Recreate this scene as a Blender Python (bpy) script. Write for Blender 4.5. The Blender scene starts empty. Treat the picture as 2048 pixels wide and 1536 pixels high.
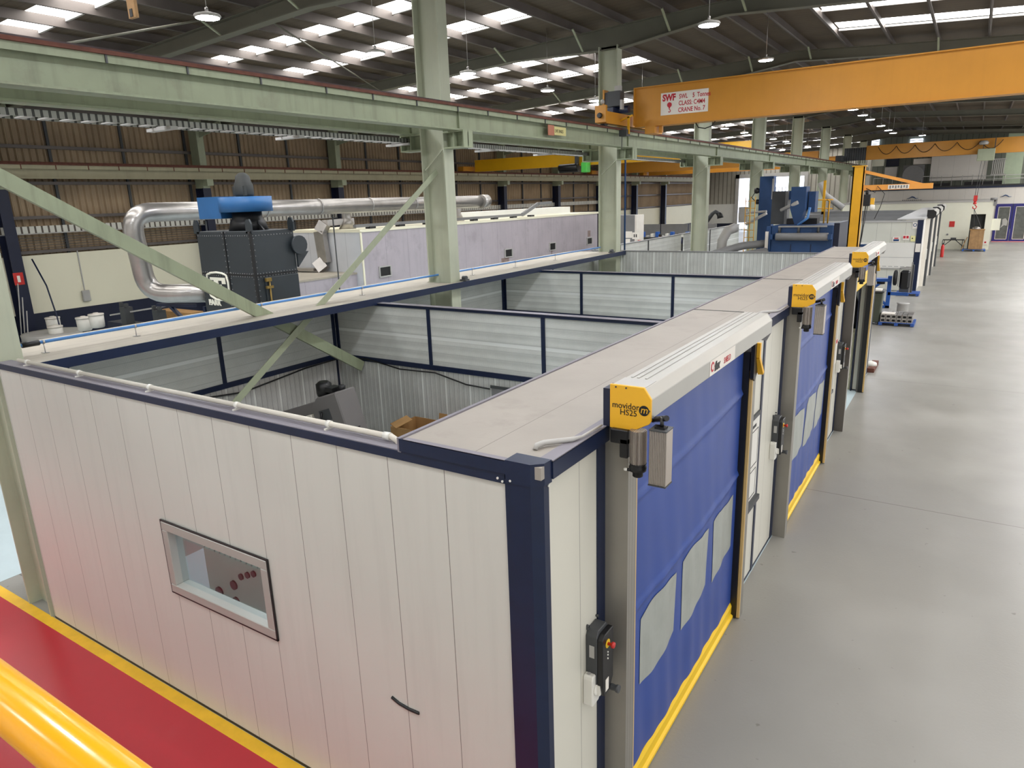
import bpy, math, random
from mathutils import Vector, Matrix
random.seed(4)
SC = bpy.context.scene
COL = SC.collection
PI = math.pi

# ---------------------------------------------------------------- materials
def lin(c):
    c = c / 255.0
    return c / 12.92 if c <= .04045 else ((c + .055) / 1.055) ** 2.4
def rgb(t): return (lin(t[0]), lin(t[1]), lin(t[2]), 1)
class NT:
    def __init__(s, m):
        s.t = m.node_tree; s.n = s.t.nodes; s.l = s.t.links
    def add(s, ty, **kw):
        nd = s.n.new(ty)
        for k, v in kw.items(): setattr(nd, k, v)
        return nd
    def link(s, a, b): s.l.new(a, b)
    def val(s, sock, v):
        if isinstance(v, (int, float)): sock.default_value = v
        else: s.link(v, sock)
    def math(s, op, a, b=0.0):
        nd = s.add('ShaderNodeMath', operation=op); s.val(nd.inputs[0], a); s.val(nd.inputs[1], b); return nd.outputs[0]
    def mix(s, f, a, b):
        nd = s.add('ShaderNodeMix', data_type='RGBA')
        s.val(nd.inputs[0], f)
        for i, v in ((6, a), (7, b)):
            if isinstance(v, tuple): nd.inputs[i].default_value = v
            else: s.link(v, nd.inputs[i])
        return nd.outputs[2]
    def noise(s, vec, scale, detail=4, rough=.55):
        nd = s.add('ShaderNodeTexNoise'); s.link(vec, nd.inputs['Vector'])
        nd.inputs['Scale'].default_value = scale; nd.inputs['Detail'].default_value = detail; nd.inputs['Roughness'].default_value = rough
        return nd.outputs[0]
    def ramp(s, f, lo, hi):
        nd = s.add('ShaderNodeMapRange'); s.val(nd.inputs[0], f); nd.inputs[1].default_value = lo; nd.inputs[2].default_value = hi; return nd.outputs[0]
MATS = {}
def M(name, col, rough=.5, metal=0.0, var=.06, vs=2.0, bump=0.0, bs=40, stripes=(), streak=0.0, stain=None, dots=None, spec=.5, ribs=None, coords='world'):
    """procedural principled material. stripes: (axis, period, offset, width, colour); ribs: (axis, period, strength) bump corrugation;
    dots: (scale, colour, amount) fine perforation; stain: (colour, scale, threshold, amount)."""
    m = bpy.data.materials.new(name); m.use_nodes = True
    t = NT(m); bs_ = t.n['Principled BSDF']
    if coords == 'world': vec = t.add('ShaderNodeNewGeometry').outputs['Position']
    else: vec = t.add('ShaderNodeTexCoord').outputs['Object']
    sep = t.add('ShaderNodeSeparateXYZ'); t.link(vec, sep.inputs[0])
    c = rgb(col)
    n = t.noise(vec, vs)
    lo = tuple(x * (1 - var) for x in c[:3]) + (1,); hi = tuple(min(1, x * (1 + var)) for x in c[:3]) + (1,)
    out = t.mix(t.ramp(n, .3, .7), lo, hi)
    if streak:
        mp = t.add('ShaderNodeMapping'); t.link(vec, mp.inputs[0]); mp.inputs['Scale'].default_value = (5, 5, .35)
        s2 = t.noise(mp.outputs[0], 1.6, 5)
        out = t.mix(t.math('MULTIPLY', t.ramp(s2, .5, .75), streak), out, tuple(x * .55 for x in c[:3]) + (1,))
    if stain:
        s3 = t.noise(vec, stain[1], 6, .65)
        out = t.mix(t.math('MULTIPLY', t.ramp(s3, stain[2], stain[2] + .15), stain[3]), out, rgb(stain[0]))
    if dots:
        v = t.add('ShaderNodeTexVoronoi'); t.link(vec, v.inputs['Vector']); v.inputs['Scale'].default_value = dots[0]; v.inputs['Randomness'].default_value = .1
        out = t.mix(t.math('MULTIPLY', t.math('LESS_THAN', v.outputs['Distance'], .33), dots[2]), out, rgb(dots[1]))
    for ax, per, off, w, sc in stripes:
        f = t.math('FRACT', t.math('DIVIDE', t.math('SUBTRACT', sep.outputs['XYZ'.index(ax)], off), per))
        out = t.mix(t.math('LESS_THAN', f, w / per), out, rgb(sc))
    t.link(out, bs_.inputs['Base Color'])
    bs_.inputs['Roughness'].default_value = rough; bs_.inputs['Metallic'].default_value = metal
    bs_.inputs['Specular IOR Level'].default_value = spec
    h = None
    if bump: h = t.math('MULTIPLY', t.noise(vec, bs, 3), bump)
    if ribs:
        w = t.math('SINE', t.math('MULTIPLY', sep.outputs['XYZ'.index(ribs[0])], 2 * PI / ribs[1]))
        w = t.math('MULTIPLY', w, ribs[2]); h = w if h is None else t.math('ADD', h, w)
    if h is not None:
        b = t.add('ShaderNodeBump'); t.link(h, b.inputs['Height']); b.inputs['Distance'].default_value = .02; b.inputs['Strength'].default_value = 1
        t.link(b.outputs[0], bs_.inputs['Normal'])
    MATS[name] = m
    return m
def emit(name, col, st):
    m = bpy.data.materials.new(name); m.use_nodes = True; b = m.node_tree.nodes['Principled BSDF']
    b.inputs['Base Color'].default_value = rgb(col); b.inputs['Emission Color'].default_value = rgb(col); b.inputs['Emission Strength'].default_value = st
    return m

PANEL = (206, 202, 191)
SEAM = (118, 114, 106)
m_panx = M('panel_end', (208, 206, 198), .3, var=.025, vs=.8, stripes=[('X', .504, -2.743, .006, SEAM)], streak=.12)
m_pany = M('panel_front', (212, 209, 196), .36, var=.02, vs=.8, stripes=[('Y', .49, 3.84, .005, SEAM)])
m_pan = M('panel_plain', (212, 210, 200), .4, var=.02)
m_navy = M('navy_paint', (16, 30, 60), .38, var=.12, vs=6)
m_navyd = M('navy_dark', (22, 28, 52), .45, var=.1)
m_trimtop = M('trim_top_dusty', (128, 124, 132), .55, var=.06)
m_roof = M('roof_panel_dusty', (158, 151, 142), .6, var=.06, vs=1.4, stripes=[('X', 1.1, -2.51, .006, (120, 114, 106))], stain=((140, 132, 124), 2.2, .55, .5), bump=.05)
m_lip = M('roof_rear_dusty', (168, 160, 145), .6, var=.06, vs=1.4, stripes=[('X', .45, -9.62, .008, (120, 112, 100))], stain=((144, 134, 120), 2.2, .55, .4))
m_perf_h = M('perforated_upper', (214, 216, 210), .5, 0, var=.07, vs=3, stripes=[('Z', 2.0, 2.60, .055, (236, 238, 234)), ('Z', .155, .03, .012, (188, 190, 185))], dots=(70, (150, 150, 148), .5), ribs=('Z', .155, .15))
m_perf_x = M('perforated_lower', (206, 207, 202), .5, 0, var=.08, vs=3, stripes=[('X', .5465, -9.915, .05, (222, 224, 219)), ('X', .1093, .03, .012, (158, 160, 155))], dots=(70, (112, 112, 110), .5), ribs=('X', .1093, .15))
m_perf_y = M('perforated_lower_side', (200, 198, 193), .5, 0, var=.08, vs=3, stripes=[('Y', .5465, 3.6, .05, (218, 218, 212)), ('Y', .1093, .03, .012, (152, 150, 146))], dots=(70, (108, 106, 104), .5), ribs=('Y', .1093, .15))
m_alu = M('aluminium_painted', (178, 176, 169), .42, .25, var=.03)
m_aluraw = M('aluminium_ribbed', (188, 178, 168), .35, .75, var=.05, ribs=('X', .012, .25))
m_track = M('door_track_grey', (150, 146, 138), .42, .45, var=.05, stripes=[('Y', .05, .0, .004, (105, 100, 95))])
m_gasket = M('beige_gasket', (214, 180, 116), .6)
m_yel = M('yellow_plate', (236, 178, 42), .45, var=.03)
m_yelpvc = M('yellow_pvc', (238, 196, 34), .5, var=.05)
m_crane = M('crane_yellow', (200, 137, 42), .42, var=.05, vs=1.2, streak=.08, stain=((120, 84, 30), 4, .68, .4))
m_jib = M('jib_yellow', (226, 166, 24), .5, var=.06, vs=3, stain=((120, 90, 30), 9, .68, .6))
m_jibarm = M('jib_arm_orange', (232, 160, 74), .5)
m_blue = M('curtain_blue', (46, 73, 146), .42, var=.05, vs=2, spec=.45)
m_clear = M('curtain_window_grey', (158, 162, 156), .35, var=.08, vs=4)
m_black = M('black_plastic', (20, 20, 22), .4)
m_rubber = M('black_rubber', (14, 14, 15), .6)
m_white = M('white_plastic', (226, 224, 216), .45, var=.02)
m_conduit = M('pvc_conduit', (206, 200, 188), .45)
m_dgrey = M('dark_grey', (66, 68, 70), .5, var=.08)
m_grey = M('mid_grey', (126, 126, 126), .5, var=.06)
m_lgrey = M('light_grey', (176, 174, 170), .5, var=.06)
m_green = M('sage_steel', (156, 162, 136), .5, var=.07, vs=1.5, streak=.25, stain=((112, 112, 96), 2.5, .6, .4))
m_green2 = M('sage_beam', (146, 154, 126), .5, var=.08, vs=1.5, streak=.5, stain=((112, 104, 88), 1.3, .58, .35))
m_colm = M('sage_column', (178, 182, 160), .5, var=.06, vs=1.2, streak=.2)
m_raft = M('rafter_grey_green', (104, 103, 90), .55, var=.06)
m_purl = M('purlin_galvanised', (104, 97, 93), .5, .3, var=.12, vs=1.5)
m_rust = M('rust_rail', (104, 62, 48), .7, .2, var=.25, vs=8)
m_raildark = M('rail_dark', (56, 46, 46), .4, .6, var=.2)
m_sheet = M('roof_sheet_brown', (90, 79, 64), .75, var=.16, vs=1.2, stripes=[('Y', .3, 0, .03, (76, 66, 54))], bump=.3, bs=12)
m_wall = M('wall_sheet_brown', (164, 142, 114), .62, var=.16, vs=.7, streak=.3, stain=((172, 154, 122), .8, .55, .5))
m_wrun = M('wall_runway_beige', (162, 156, 128), .55, var=.06, streak=.2)
m_endsheet = M('end_sheet_grey', (172, 168, 156), .6, var=.06, stripes=[('X', .55, 0, .12, (120, 116, 106))])
m_cream = M('cream_wall', (236, 231, 206), .6, var=.02, vs=.6)
m_whitewall = M('white_wall', (226, 226, 222), .6, var=.02)
m_farwhite = M('far_white_panel', (214, 210, 203), .5, var=.02, stripes=[('X', 1.2, .3, .012, (170, 168, 164))])
m_hut = M('hut_cream', (226, 226, 208), .5, var=.02)
m_lilac = M('oven_panel', (176, 168, 174), .5, var=.07, vs=1.0, stripes=[('Y', 1.15, 17, .012, (140, 132, 138))], streak=.25, stain=((150, 142, 146), 1.6, .55, .5))
m_ovenw = M('oven_white', (206, 208, 212), .45, var=.03, stripes=[('X', .9, -20.4, .012, (160, 162, 168))])
m_galv = M('galvanised', (176, 172, 168), .3, .8, var=.12, vs=3)
m_farr = M('collector_charcoal', (44, 50, 54), .45, var=.08)
m_fanblue = M('fan_blue', (42, 100, 156), .45, var=.06)
m_machblue = M('machine_blue', (30, 66, 112), .5, var=.12, vs=2, stain=((22, 40, 66), 2, .58, .5))
m_bluepipe = M('air_pipe_blue', (88, 142, 206), .35)
m_brass = M('brass_latch', (140, 116, 60), .5, .5)
m_red = M('red_floor_paint', (186, 44, 56), .28, var=.05, vs=.9, stain=((200, 84, 92), .5, .6, .35))
m_yelline = M('yellow_floor_line', (236, 186, 44), .45, var=.08, vs=6, stain=((170, 140, 60), 10, .68, .4))
m_mint = M('booth_floor_blue', (188, 204, 208), .45, var=.04)
m_rail = M('yellow_gloss_rail', (244, 172, 22), .22, var=.05, stain=((120, 80, 20), 20, .74, .6))
m_wood = M('plywood', (164, 128, 86), .65, var=.2, vs=4, streak=.5)
m_card = M('cardboard', (164, 126, 78), .75, var=.1, vs=4, stain=((104, 72, 40), 3, .56, .5))
m_bluepal = M('pallet_blue', (40, 78, 150), .6, var=.15)
m_standblue = M('stand_blue', (38, 90, 170), .45)
m_steel = M('bright_steel', (180, 178, 176), .3, .85, var=.1)
m_redp = M('red_paint', (196, 44, 40), .4)
m_sawgrey = M('saw_grey', (112, 108, 106), .5, var=.05)
m_sawcream = M('saw_cream', (226, 220, 206), .45)
m_skin = M('skin', (186, 138, 112), .6)
m_cloth = M('work_navy_cloth', (34, 42, 74), .8)
m_hair = M('hair_dark', (30, 24, 20), .7)
m_fab = M('office_cream_metal', (210, 206, 178), .45)
m_signw = M('sign_white', (232, 226, 216), .5)
m_signred = M('sign_red_ink', (188, 26, 46), .5)
m_ink = M('ink_black', (22, 22, 24), .5)
m_inkgold = M('ink_pale', (236, 234, 218), .5)
m_lime = M('lime_green', (90, 214, 90), .45)
m_doorblue = M('deep_blue_frame', (34, 30, 112), .45)
m_glassdark = M('dark_tinted_panel', (92, 94, 90), .2, var=.2, vs=3)
m_mezz = M('mezzanine_dark', (52, 54, 52), .6, var=.2)
m_sky = emit('skylight_glow', (255, 253, 250), 8.0)
m_lamp = emit('lamp_glow', (244, 248, 255), 270.0)
m_day = emit('daylight_outside', (225, 235, 255), 3.2)

# concrete floor
m_floor = M('concrete_floor', (144, 142, 136), .5, var=.05, vs=.55, stain=((142, 140, 134), 1.1, .54, .4), bump=.06, bs=30,
            stripes=[('Y', 8.42, 12.0, .022, (112, 108, 102))], spec=.45)
def extra_floor(m):
    t = NT(m); b = t.n['Principled BSDF']; src = b.inputs['Base Color'].links[0].from_socket
    g = t.add('ShaderNodeNewGeometry').outputs['Position']
    n1 = t.noise(g, 7.0, 2); n2 = t.noise(g, .22, 3)
    o = t.mix(t.math('MULTIPLY', t.ramp(n1, .72, .76), .55), src, rgb((92, 88, 82)))
    o = t.mix(t.math('MULTIPLY', t.ramp(n2, .5, .62), .3), o, rgb((174, 172, 166)))
    t.link(o, b.inputs['Base Color'])
    r = t.ramp(t.noise(g, .9, 4), .3, .7); t.link(t.math('ADD', t.math('MULTIPLY', r, .14), .3), b.inputs['Roughness'])
extra_floor(m_floor)

m_glass = bpy.data.materials.new('window_glass'); m_glass.use_nodes = True
def mk_glass():
    t = NT(m_glass); b = t.n['Principled BSDF']; out = t.n['Material Output']
    tr = t.add('ShaderNodeBsdfTransparent'); tr.inputs[0].default_value = (.9, .95, .97, 1)
    gl = t.add('ShaderNodeBsdfGlossy'); gl.inputs['Roughness'].default_value = .03
    mx = t.add('ShaderNodeMixShader'); fr = t.add('ShaderNodeFresnel'); fr.inputs[0].default_value = 1.2
    mx.inputs[0].default_value = .09; t.n.remove(fr); t.link(tr.outputs[0], mx.inputs[1]); t.link(gl.outputs[0], mx.inputs[2]); t.link(mx.outputs[0], out.inputs[0])
    t.n.remove(b)
mk_glass()

# ---------------------------------------------------------------- mesh helpers
ORG = {}
class MB:
    def __init__(s): s.v = []; s.f = []; s.s = []
    def box(s, x0, x1, y0, y1, z0, z1):
        b = len(s.v)
        s.v += [(x0, y0, z0), (x1, y0, z0), (x1, y1, z0), (x0, y1, z0), (x0, y0, z1), (x1, y0, z1), (x1, y1, z1), (x0, y1, z1)]
        for q in ((3, 2, 1, 0), (4, 5, 6, 7), (0, 1, 5, 4), (1, 2, 6, 5), (2, 3, 7, 6), (3, 0, 4, 7)): s.f.append([b + i for i in q]); s.s.append(0)
        return s
    def poly(s, pts):
        b = len(s.v); s.v += [tuple(p) for p in pts]; s.f.append(list(range(b, b + len(pts)))); s.s.append(0); return s
    def prism(s, prof, ax, a, b):
        """profile of 2D points extruded along axis ax from a to b; profile axes are the other two in order"""
        n = len(prof); o = len(s.v)
        for t in (a, b):
            for p, q in prof:
                s.v.append({'x': (t, p, q), 'y': (p, t, q), 'z': (p, q, t)}[ax])
        s.f.append(list(range(o, o + n))); s.s.append(0)
        s.f.append(list(range(o + 2 * n - 1, o + n - 1, -1))); s.s.append(0)
        for i in range(n):
            j = (i + 1) % n; s.f.append([o + i, o + n + i, o + n + j, o + j]); s.s.append(0)
        return s
    def ring(s, c, u, w, r, n):
        o = len(s.v); c = Vector(c)
        for i in range(n):
            a = 2 * PI * i / n; s.v.append(tuple(c + u * (r * math.cos(a)) + w * (r * math.sin(a))))
        return o
    def tube(s, pts, r, n=10, cap=True):
        pts = [Vector(p) for p in pts]; rs = r if isinstance(r, (list, tuple)) else [r] * len(pts)
        d0 = (pts[1] - pts[0]).normalized()
        u = d0.orthogonal().normalized(); prev = None
        for i, p in enumerate(pts):
            d = (pts[min(i + 1, len(pts) - 1)] - pts[max(i - 1, 0)]).normalized()
            u = (u - d * u.dot(d)); u = u.normalized() if u.length > 1e-6 else d.orthogonal().normalized()
            w = d.cross(u)
            o = s.ring(p, u, w, rs[i], n)
            if prev is not None:
                for k in range(n):
                    k2 = (k + 1) % n; s.f.append([prev + k, prev + k2, o + k2, o + k]); s.s.append(1)
            elif cap: s.f.append([o + k for k in range(n - 1, -1, -1)]); s.s.append(0)
            prev = o
        if cap: s.f.append([prev + k for k in range(n)]); s.s.append(0)
        return s
    def cyl(s, a, b, r, n=16): return s.tube([a, b], r, n)
    def lathe(s, c, prof, n=20, ax='z'):
        c = Vector(c); A = {'x': Vector((1, 0, 0)), 'y': Vector((0, 1, 0)), 'z': Vector((0, 0, 1))}[ax]
        u = A.orthogonal().normalized(); w = A.cross(u); prev = None
        for r, h in prof:
            o = s.ring(c + A * h, u, w, max(r, 1e-4), n)
            if prev is None: s.f.append([o + k for k in range(n - 1, -1, -1)]); s.s.append(0)
            else:
                for k in range(n):
                    k2 = (k + 1) % n; s.f.append([prev + k, prev + k2, o + k2, o + k]); s.s.append(1)
            prev = o
        s.f.append([prev + k for k in range(n)]); s.s.append(0)
        return s
    def bar(s, a, b, w, t, up=(0, 0, 1)):
        """rectangular bar from a to b; w across (in plane with up), t thickness"""
        a = Vector(a); b = Vector(b); d = (b - a).normalized(); up = Vector(up)
        side = d.cross(up).normalized(); v = side.cross(d).normalized(); o = len(s.v)
        for p in (a, b):
            for i, j in ((-1, -1), (1, -1), (1, 1), (-1, 1)): s.v.append(tuple(p + side * (i * t / 2) + v * (j * w / 2)))
        for q in ((0, 1, 2, 3), (7, 6, 5, 4), (0, 4, 5, 1), (1, 5, 6, 2), (2, 6, 7, 3), (3, 7, 4, 0)): s.f.append([o + i for i in q]); s.s.append(0)
        return s
    def build(s, name, mat, parent=None, bevel=0.0, seg=1):
        me = bpy.data.meshes.new(name)
        org = ORG.get(parent.name, Vector((0, 0, 0))) if parent else Vector((0, 0, 0))
        if not parent and s.v:
            xs, ys, zs = zip(*s.v); org = Vector(((min(xs) + max(xs)) / 2, (min(ys) + max(ys)) / 2, min(zs)))
        me.from_pydata([(x - org.x, y - org.y, z - org.z) for x, y, z in s.v], [], s.f)
        me.polygons.foreach_set('use_smooth', [bool(q) for q in s.s]); me.materials.append(mat); me.validate()
        import bmesh
        bm = bmesh.new(); bm.from_mesh(me); bmesh.ops.recalc_face_normals(bm, faces=bm.faces); bm.to_mesh(me); bm.free()
        o = bpy.data.objects.new(name, me); COL.objects.link(o)
        if parent: o.parent = parent
        else: o.location = org
        ORG[o.name] = org
        if bevel:
            b = o.modifiers.new('bevel', 'BEVEL'); b.width = bevel; b.segments = seg; b.limit_method = 'ANGLE'
        return o
def tag(o, label, cat, group=None, kind=None):
    o['label'] = label; o['category'] = cat
    if group: o['group'] = group
    if kind: o['kind'] = kind
    return o
def thing(name, loc, label, cat, group=None, kind=None):
    o = bpy.data.objects.new(name, None); COL.objects.link(o); o.location = loc; o.empty_display_size = .1
    ORG[o.name] = Vector(loc); return tag(o, label, cat, group, kind)
def struct(o, label=None):
    o['kind'] = 'structure'
    if label: o['label'] = label
    return o
def kids(o): return [c for c in bpy.data.objects if c.parent == o]
def dup(src, loc, label, chmap):
    r = src.copy(); COL.objects.link(r); r.location = loc; r['label'] = label; ORG[r.name] = Vector(loc)
    def rec(a, b):
        for c in chmap.get(a.name, []):
            d = c.copy(); COL.objects.link(d); d.parent = b; ORG[d.name] = Vector(loc); rec(c, d)
    rec(src, r); return r
def childmap():
    m = {}
    for o in bpy.data.objects:
        if o.parent: m.setdefault(o.parent.name, []).append(o)
    return m
def B(*a): return MB().box(*a)
def text(name, body, size, loc, xd, yd, mat, parent, al='LEFT', off=0.0, shear=0.0, sx=1.0, sp=1.0, ext=.001):
    cu = bpy.data.curves.new(name, 'FONT'); cu.body = body; cu.size = size; cu.align_x = al; cu.offset = off; cu.shear = shear; cu.extrude = ext; cu.space_character = sp
    cu.materials.append(mat); cu.resolution_u = 3
    tmp = bpy.data.objects.new(name + '_curve', cu); COL.objects.link(tmp)
    me = bpy.data.meshes.new_from_object(tmp.evaluated_get(bpy.context.evaluated_depsgraph_get())); me.name = name
    bpy.data.objects.remove(tmp); bpy.data.curves.remove(cu)
    if not me.materials: me.materials.append(mat)
    o = bpy.data.objects.new(name, me); COL.objects.link(o); o.parent = parent
    x = Vector(xd).normalized(); y = Vector(yd).normalized(); z = x.cross(y)
    org = ORG[parent.name]; p = Vector(loc) - org
    o.matrix_local = Matrix(((x.x * sx, y.x, z.x, p.x), (x.y * sx, y.y, z.y, p.y), (x.z * sx, y.z, z.z, p.z), (0, 0, 0, 1)))
    ORG[o.name] = org
    return o
ORD = ['first', 'second', 'third', 'fourth', 'fifth', 'sixth', 'seventh', 'eighth', 'ninth', 'tenth', 'eleventh', 'twelfth', 'thirteenth', 'fourteenth', 'fifteenth', 'sixteenth',
       'seventeenth', 'eighteenth', 'nineteenth', 'twentieth']
XN, YP, ZP = (1, 0, 0), (0, 1, 0), (0, 0, 1)

# ---------------------------------------------------------------- camera, world
f_px = 1387.91
R = ((.83937969, .54253256, -.03305991), (.11292505, -.2335629, -.96576203), (-.53167892, .80691189, -.25731447))
cam = bpy.data.cameras.new('camera'); camo = bpy.data.objects.new('camera', cam); COL.objects.link(camo)
cam.sensor_width = 36; cam.lens = 36 * f_px / 2048; cam.clip_start = .05; cam.clip_end = 400
r0, r1, r2 = (Vector(r).normalized() for r in R)
camo.matrix_world = Matrix(((r0.x, -r1.x, -r2.x, 0), (r0.y, -r1.y, -r2.y, 0), (r0.z, -r1.z, -r2.z, 5), (0, 0, 0, 1)))
SC.camera = camo
w = bpy.data.worlds.new('world'); SC.world = w; w.use_nodes = True
w.node_tree.nodes['Background'].inputs[0].default_value = (.95, .97, 1, 1); w.node_tree.nodes['Background'].inputs[1].default_value = 1.5
SC.view_settings.view_transform = 'Standard'; SC.view_settings.look = 'None'; SC.view_settings.exposure = 0.1; SC.view_settings.gamma = 1
SC.cycles.use_denoising = True
SC.cycles.max_bounces = 7; SC.cycles.diffuse_bounces = 4

# ---------------------------------------------------------------- building shell
Y1 = 96.0
COLY = [3.45, 12.13, 20.65, 29.5, 38.4, 47.6, 57.2, 67.5, 77.5, 88.0]
struct(B(-31, 16, -6, Y1 + 12, -.2, 0).build('floor', m_floor))
struct(B(-40, -2.0, 1.3, 3.17, 0, .004).build('trim_1', m_red), 'red painted walkway on the floor in front of the booth')
struct(B(-40, -2.0, 3.17, 3.30, 0, .006).build('trim_2', m_yelline), 'yellow line between the red walkway and the booth')
struct(B(-9.32, -2.0, 3.30, 21, 0, .003).build('trim_3', m_mint), 'pale blue floor inside the booth')  # thin pale blue sheet over the concrete inside
struct(B(-31, -11.0, 3.30, 24, 0, .003).build('trim_4', m_mint), 'pale floor beyond the green column, skylight reflection in its colour')  # bluish skylight reflection put into the floor colour here
# left wall: corrugated upper sheet + cream masonry
def corrugated(xa, y0, y1, z0, z1, per, dep):
    m = MB(); n = int((y1 - y0) / per)
    for i in range(n):
        y = y0 + i * per
        for (a, b, da, db) in ((0, .18, 0, 1), (.18, .32, 1, 1), (.32, .5, 1, 0), (.5, 1, 0, 0)):
            m.poly([(xa + dep * da, y + a * per, z0), (xa + dep * db, y + b * per, z0), (xa + dep * db, y + b * per, z1), (xa + dep * da, y + a * per, z1)])
    return m
wl = struct(corrugated(-30.75, -2, Y1, 3.5, 9.4, .25, .075).build('wall_left', m_wall))
struct(B(-31, -30.5, -4, Y1, 0, 3.5).build('wall_left_base', m_cream), 'cream masonry wall')
struct(B(-30.5, -30.47, -4, Y1, 0, 1.28).build('baseboard_left', m_navyd), 'navy painted band along the wall foot')
struct(B(-31, -9.5, Y1, Y1 + .2, 0, 12).build('wall_far', m_endsheet))
struct(B(-9.5, 16, Y1, Y1 + .2, 0, 12).build('wall_far_right', m_mezz))
struct(B(-30.5, -26.7, Y1 - .06, Y1 - .01, .9, 3.4).build('trim_5', m_whitewall), 'white dado on the far wall')
struct(B(-30.5, -26.7, Y1 - .06, Y1 - .02, 0, .9).build('trim_6', m_navyd), 'navy band on the far wall')
dz = struct(B(-26.3, -18.3, Y1 - .3, Y1 - .2, .2, 6.6).build('window_70', m_day), 'bright open doorway to the yard at the far end')
fr = MB().box(-26.75, -26.3, Y1 - .5, Y1 - .1, 0, 7.1).box(-26.75, -17.9, Y1 - .5, Y1 - .1, 6.6, 7.1).box(-18.3, -17.9, Y1 - .5, Y1 - .1, 0, 6.6).build('door_frame', m_lgrey, dz)
yd = MB()
for i in range(9): yd.box(-22.5 + i * .4, -22.42 + i * .4, Y1 - .45, Y1 - .35, 3.4 + (i % 3) * .4, 5.4)
yd.box(-26.2, -24, Y1 - .45, Y1 - .35, 1, 3).build('yard_clutter', m_lgrey, dz)
struct(B(-31, 9.0, -6.2, -6, 0, 10.2).build('wall_near', m_whitewall))
# ceiling sheets with skylight openings
XR, ZR = -6.25, 10.22
def zs(x): return ZR + .047 * (x - XR) if x < XR else ZR - .06 * (x - XR)
SL = []
for k in range(-1, len(COLY)):
    y0 = COLY[k] if k >= 0 else COLY[0] - 8.7
    sc_ = ((COLY[k + 1] if k + 1 < len(COLY) else y0 + 9.5) - y0) / 8.6
    SL += [(y0 + 2.62 * sc_, y0 + 3.5 * sc_), (y0 + 5.42 * sc_, y0 + 6.32 * sc_)]
SL = [s for s in SL if s[1] < Y1]
SLL = SL
SLR = [s_ for s_ in SL if s_[1] < 30] + [(a_ - .5, b_ + 1.0) for a_, b_ in SL if a_ > 30 and b_ + 1 < Y1]  # far right strips: wider, out of view, added to brighten the far aisle
for side, (xa, xb), (sa, sb) in (('left', (-31, XR), (-25.5, -10.9)), ('right', (XR, 16), (-4.45, 13.5))):
    SL = SLL if side == 'left' else SLR
    m = MB(); yy = -6.0
    for (a, b) in SL:
        m.poly([(xa, yy, zs(xa)), (xb, yy, zs(xb)), (xb, a, zs(xb)), (xa, a, zs(xa))])
        for (p, q) in ((xa, sa if not (side == 'right' and a > 30) else 4.2), (sb if not (side == 'right' and a > 30) else 15, xb)): m.poly([(p, a, zs(p)), (q, a, zs(q)), (q, b, zs(q)), (p, b, zs(p))])
        yy = b
    m.poly([(xa, yy, zs(xa)), (xb, yy, zs(xb)), (xb, Y1, zs(xb)), (xa, Y1, zs(xa))])
    struct(m.build('ceiling_' + side, m_sheet))
    for i, (a, b) in enumerate(SL):
        if side == 'right' and a > 30: sa, sb = 4.2, 15
        n = (1 if side == 'left' else 30) + i
        s = struct(MB().poly([(sa, a, zs(sa)), (sb, a, zs(sb)), (sb, b, zs(sb)), (sa, b, zs(sa))]).build('window_%d' % n, m_sky), 'translucent roof skylight strip, far right ones unseen and added')
        off = .04 if i % 2 else .3
        MB().bar((sa, b - off, zs(sa) - .07), (sb, b - off, zs(sb) - .07), .06, .06).build('batten', m_lgrey, s)
# purlins
PX = [-9.25 - 1.4 * k for k in range(16)] + [-7.85] + [-4.5 + 1.41 * k for k in range(14)] + [-5.75, -6.75]
for i, x in enumerate(sorted(PX)):
    z = zs(x) - .02
    s = struct(MB().box(x - .012, x + .012, -4, Y1, z - .24, z).box(x, x + .07, -4, Y1, z - .24, z - .225).build('purlin', m_purl), 'galvanised roof purlin running down the hall')
# rafters (one per frame)
def zb(x):
    if x < -13: return 9.62 + .046 * (x - XR)
    if x < -10: return 9.31 - (x + 13) * .03
    if x < -9.3: return 9.22
    if x < XR: return 9.22 + (x + 9.3) * .41 / 3.05
    return 9.63 - .062 * (x - XR)
XS = [-30.6, -22, -13, -10, -9.3, -8, XR, -2, 4, 10, 15.8]
for i, y in enumerate(COLY):
    r = thing('rafter', (XR, y, 9.6), '%s sage green roof rafter from the camera, spanning both bays' % ORD[i], 'roof beam', 'roof rafters', 'structure')
    web = MB(); bf = MB(); tf = MB()
    for a, b in zip(XS[:-1], XS[1:]):
        ta, tb = zs(a) - .27, zs(b) - .27
        web.prism([(a, zb(a)), (b, zb(b)), (b, tb), (a, ta)], 'y', y - .012, y + .012)
        bf.prism([(a, zb(a) - .02), (b, zb(b) - .02), (b, zb(b)), (a, zb(a))], 'y', y - .13, y + .13)
        tf.prism([(a, ta), (b, tb), (b, tb + .02), (a, ta + .02)], 'y', y - .13, y + .13)
    web.build('web', m_raft, r); bf.build('bottom_flange', m_raft, r); tf.build('top_flange', m_raft, r)
    if i < 5:
        for x in (-16.3, -13.4, -10.6, -7.85, -5.75, -1.7, 2.6):
            MB().bar((x + .05, y - .75, zs(x) - .24), (x + .05, y - .1, zb(x) + .02), .06, .03, (1, 0, 0)).build('fly_brace', m_green, r)
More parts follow.
